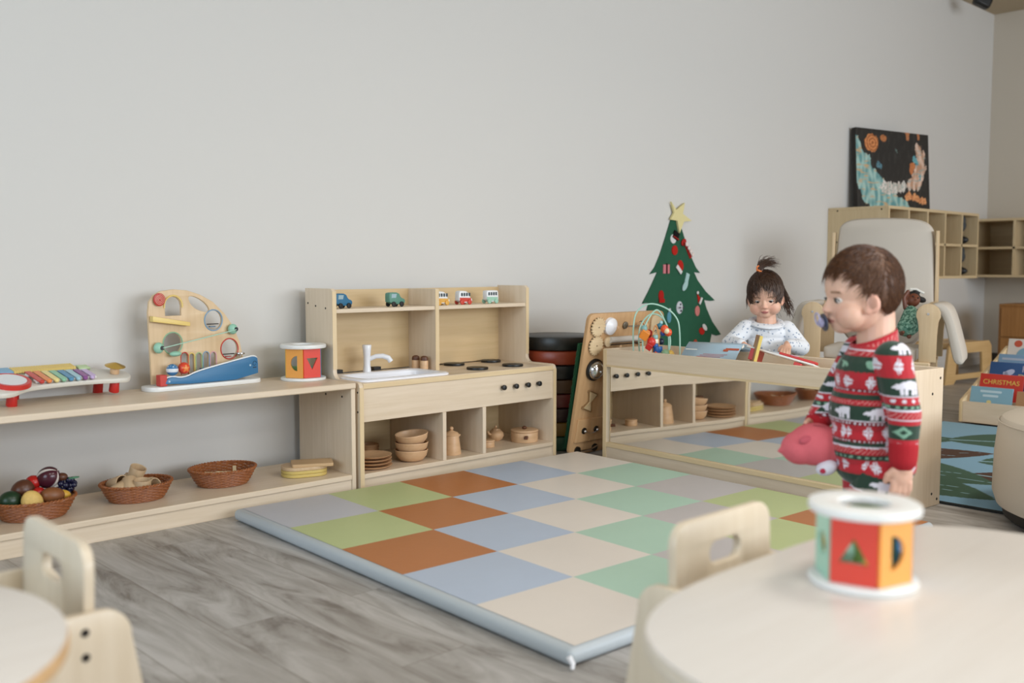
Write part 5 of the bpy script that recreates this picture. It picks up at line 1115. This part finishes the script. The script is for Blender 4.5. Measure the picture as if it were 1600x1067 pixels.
# plush held in the far hand
t = thing('plush_toy', 'pink plush animal with pointed nose held by the walking toddler', 'plush toy', (BX-.130*math.cos(YAW)+.030*math.sin(YAW), BY+.130*math.sin(YAW)+.030*math.cos(YAW), .424), -YAW)
m = MB(); m.ell((.010,0,.004), (.062,.050,.050)); m.ell((-.022,0,-.004), (.046,.040,.040)); m.cone((-.04,0,-.006), (-.074,0,-.012), .028, .004); m.ell((.045,0,.0), (.045,.045,.044))
PK = mat('plush_pink', 'D66A72', .95, spec=.1, bump=.6, bscale=260, var=.05, scale=40)
b_ = link('plush_body', remesh(m, .004, 5), PK, t)
m = MB(); m.ell((-.022,-.037,.020), (.017,.007,.010), Matrix.Rotation(R(-18),3,'Y')); link('ear', remesh(m, .003, 2), mat('plush_pink_dark', 'C25864', .95, bump=.5, bscale=260), t)
m = MB(); m.ell((.030,-.030,-.045), (.026,.020,.018), Matrix.Rotation(R(-20),3,'Y')); link('paw', remesh(m, .003, 2), mat('plush_white', 'D8D8E2', .95, bump=.4, bscale=260), t)
MB().ell((.016,-.046,-.050), (.007,.005,.006)).build('paw_spot', mat('plush_spot', 'B03048', .9), t)
MB().tube([(-.012,-.041,-.012),(-.002,-.043,-.006),(.010,-.045,-.010)], .001, 5).build('stitched_eye', mat('stitch_dark', 'A0444E', .9), t)
MB().tube([(.0,-.02,.052),(.03,-.03,.05),(.07,-.02,.04)], .001, 5).build('seam', mat('stitch_dark', 'A0444E', .9), t)
# ---- girl ------------------------------------------------------
GX2, GY2 = 3.750, 2.352
girl = thing('person', 'toddler with dark hair in a top tuft standing behind the mirror table in white jacket', 'person', (GX2, GY2, 0), -YAW)
HG = Matrix.Translation((-.004,.012,.737)) @ Matrix.Rotation(R(-19),4,'Z') @ Matrix.Rotation(R(11),4,'X') @ Matrix.Rotation(R(-3),4,'Y')
m = MB(); head_prims(m, HG); m.cone((.004,.02,.67), (.006,.022,.58), .038, .044); m.ell((.006,.025,.52), (.072,.055,.07)); m.ell((.006,.03,.42),(.072,.06,.10))
GA = [[(-.082,.02,.572), (-.160,-.010,.508), (-.128,-.105,.512)], [(.094,.02,.568), (.150,-.015,.492), (.068,-.100,.510)]]
for A in GA: m.cone(A[0], A[1], .028, .022); m.cone(A[1], A[2], .022, .015)
hand(m, (-.124,-.112,.510), (.2,-.9,-.35), (1,.2,0), (0,-.3,-1), .034, .45, .0062)
hand(m, (.062,-.106,.508), (-.35,-.8,-.40), (-1,.3,0), (0,-.3,-1), .034, .6, .0062)
GL_ = [[(-.038,.03,.36), (-.040,.02,.20), (-.040,.03,.055)], [(.050,.03,.36), (.052,.02,.20), (.052,.03,.055)]]
for A in GL_: m.cone(A[0], A[1], .044, .033); m.cone(A[1], A[2], .033, .022)
me = remesh(m, .0026, 5); hp2 = head_paint(HG, 'DDB097', 'D3917F', 'B8706A', '7A5842'); paint(me, lambda c, n: hp2(c) if c.z > .61 else L3('D6A88E')); link('body', me, SKINM, girl)
eyes(HG, girl, '1E1410', .6)
m = MB(); m.ell((.006,.022,.555), (.092,.062,.050)); m.ell((.006,.025,.50), (.088,.066,.075)); m.ell((.008,.03,.42), (.098,.076,.10)); m.ell((.008,.03,.37),(.102,.080,.05)); m.cone((.004,.02,.565),(.004,.02,.575),.050,.046)
for A in GA: m.cone(A[0], A[1], .040, .036); m.cone(A[1], Vector(A[1]).lerp(Vector(A[2]), .88), .037, .026)
jm = bpy.data.materials.new('floral_jacket'); jm.use_nodes = True; nt = jm.node_tree; b = nt.nodes['Principled BSDF']; b.inputs['Roughness'].default_value = .9
tcn = nt.nodes.new('ShaderNodeTexCoord'); vn = nt.nodes.new('ShaderNodeTexVoronoi'); vn.inputs['Scale'].default_value = 62; vn.inputs['Randomness'].default_value = .9
nz_ = nt.nodes.new('ShaderNodeTexNoise'); nz_.inputs['Scale'].default_value = 160; ad = nt.nodes.new('ShaderNodeMath'); ad.operation = 'MULTIPLY_ADD'; ad.inputs[1].default_value = .35; 
cr = nt.nodes.new('ShaderNodeValToRGB'); cr.color_ramp.interpolation = 'CONSTANT'; e_ = cr.color_ramp.elements; e_[0].color = lin('98A3B4'); e_[0].position = 0; e_[1].color = lin('DDDFE3'); e_[1].position = .43
nt.links.new(tcn.outputs['Object'], vn.inputs[0]); nt.links.new(tcn.outputs['Object'], nz_.inputs[0]); nt.links.new(nz_.outputs['Fac'], ad.inputs[0]); nt.links.new(vn.outputs['Distance'], ad.inputs[2]); nt.links.new(ad.outputs[0], cr.inputs[0]); nt.links.new(cr.outputs[0], b.inputs['Base Color'])
link('jacket', remesh(m, .0035, 6), jm, girl)
m = MB()
for s in (-1, 1):
    pts = [(.004+s*(.004+.058*math.sin(R(a))), .018-.064*math.cos(R(a)), .583+.016*(1-math.cos(R(a)))) for a in range(4,150,10)]
    for p_ in pts: m.ell(p_, (.018,.018,.007), Matrix.Rotation(R(30),3,'X'))
link('collar', remesh(m, .003, 4), jm, girl)
for k in range(4): MB().ell((.004,-.040-.004*k,.560-.040*k), (.005,.003,.005)).build('button', WHITE, girl)
m = MB()
for A in GL_: m.cone(A[0], A[1], .052, .042); m.cone(A[1], A[2], .042, .032)
m.ell((.006,.03,.37),(.09,.07,.05)); link('trousers', remesh(m, .004, 5), mat('trousers_grey', '8C919C', .9), girl)
m = MB()
for A in GL_: shoe(m, (A[2][0], .03, 0), (0,-1,0))
link('shoes', remesh(m, .004, 3), mat('shoe_tan', '9A7A5C', .7), girl)
def keep_g(p):
    x, y, z = abs(p.x), p.y, p.z
    if y < -.025: return z > .040-.9*max(0, x-.012) or (x > .056 and z > -.040)
    if y < .02: return z > -.045 or x > .07 and z > -.05
    return z > -.085
HD = wood('hair_dark', '2A1B12', '573B2A', .45, 'Z', 4)
c = link('hair', cap(HG, keep_g, 1.02), HD, girl); so = c.modifiers.new('s', 'SOLIDIFY'); so.thickness = .006; so.offset = -1
def flow_g(q): return Vector((q.x*2+.1, q.y*3 if q.y > 0 else -1.0, -1.3)) if q.z < .045 else Vector((q.x*6, q.y*5-.2, -.4))
m = MB(); strands(m, HG, keep_g, flow_g, 2200, .038, .0010, (.077,.094,.092), 5, .25)
rg = random.Random(11)
for k in range(170):      # long locks falling behind her left ear
    a = rg.uniform(-.2, 2.2); p0 = Vector((.070*math.cos(a)+.006, .075*math.sin(a)*.9+.01, -.01+rg.uniform(-.02,.03))); L_ = rg.uniform(.075,.118)
    o = Vector((rg.uniform(.010,.046), rg.uniform(0,.02), 0)); m.tube([HG @ (p0+Vector((o.x*f+.004*math.sin(f*7+k), o.y*f, -L_*f))) for f in (0,.25,.5,.75,1)], [.0014,.0014,.0012,.0009,.0004], 4)
for k in range(70):
    a = rg.uniform(1.8, 3.3); p0 = Vector((.072*math.cos(a)-.004, .07*math.sin(a)*.9+.01, -.01+rg.uniform(-.02,.02))); L_ = rg.uniform(.03,.06)
    m.tube([HG @ (p0+Vector((-.010*f, 0, -L_*f))) for f in (0,.5,1)], [.0013,.0011,.0004], 4)
for k in range(150):       # wisps swept to both sides of the forehead
    x = rg.uniform(-.050,.050); sg = 1 if x > -.008 else -1; p0 = Vector((x*.8, -.074+abs(x)*.25, .054)); L_ = rg.uniform(.022,.040)+.5*abs(x); sw_ = sg*rg.uniform(.008,.026)
    m.tube([HG @ (p0+Vector((sw_*f, -.016*math.sin(f*1.5)+abs(x+sw_*f)*.35*f, -L_*f))) for f in (0,.33,.66,1)], [.0014,.0014,.0011,.0004], 4)
m.build('hair_strands', HD, c)
m = MB(); TP = HG @ Vector((-.022,-.012,.088))
for k in range(130):
    d = Vector((rg.gauss(.75,.42), rg.gauss(.1,.35), rg.gauss(.95,.22))).normalized(); L_ = rg.uniform(.045,.085); s_ = Vector((rg.gauss(0,.004), rg.gauss(0,.004), 0))
    m.tube([TP+s_+Vector((0,0,-.006)), TP+s_+d*L_*.35+Vector((0,0,.012)), TP+s_+d*L_*.7+Vector((.012,0,.010)), TP+s_+d*L_+Vector((.026,0,-.006))], [.0015,.0014,.0010,.0004], 4)
tf_ = m.build('hair_tuft', HD, c)
t_ = thing('hair_tie', 'orange hair tie around the tuft of the child behind the table', 'hair tie', (0,0,0)); G4 = Matrix.Translation((GX2, GY2, 0)) @ Matrix.Rotation(-YAW, 4, 'Z')
t_.matrix_world = G4 @ Matrix.Translation(TP) @ Matrix.Rotation(R(20),4,'Y')
MB().tube([(.0095*math.cos(a), .0095*math.sin(a), .004+.0012*math.sin(5*a)) for a in [2*PI*i/30 for i in range(30)]], .0042, 8, True).build('elastic_band', mat('tie_orange', 'D9793F', .7), t_)
MB().tube([(-.012,-.006,.004),(-.018,-.012,.016),(-.012,-.010,.024)], .0035, 8).build('bow_end', MATS['tie_orange'], t_)
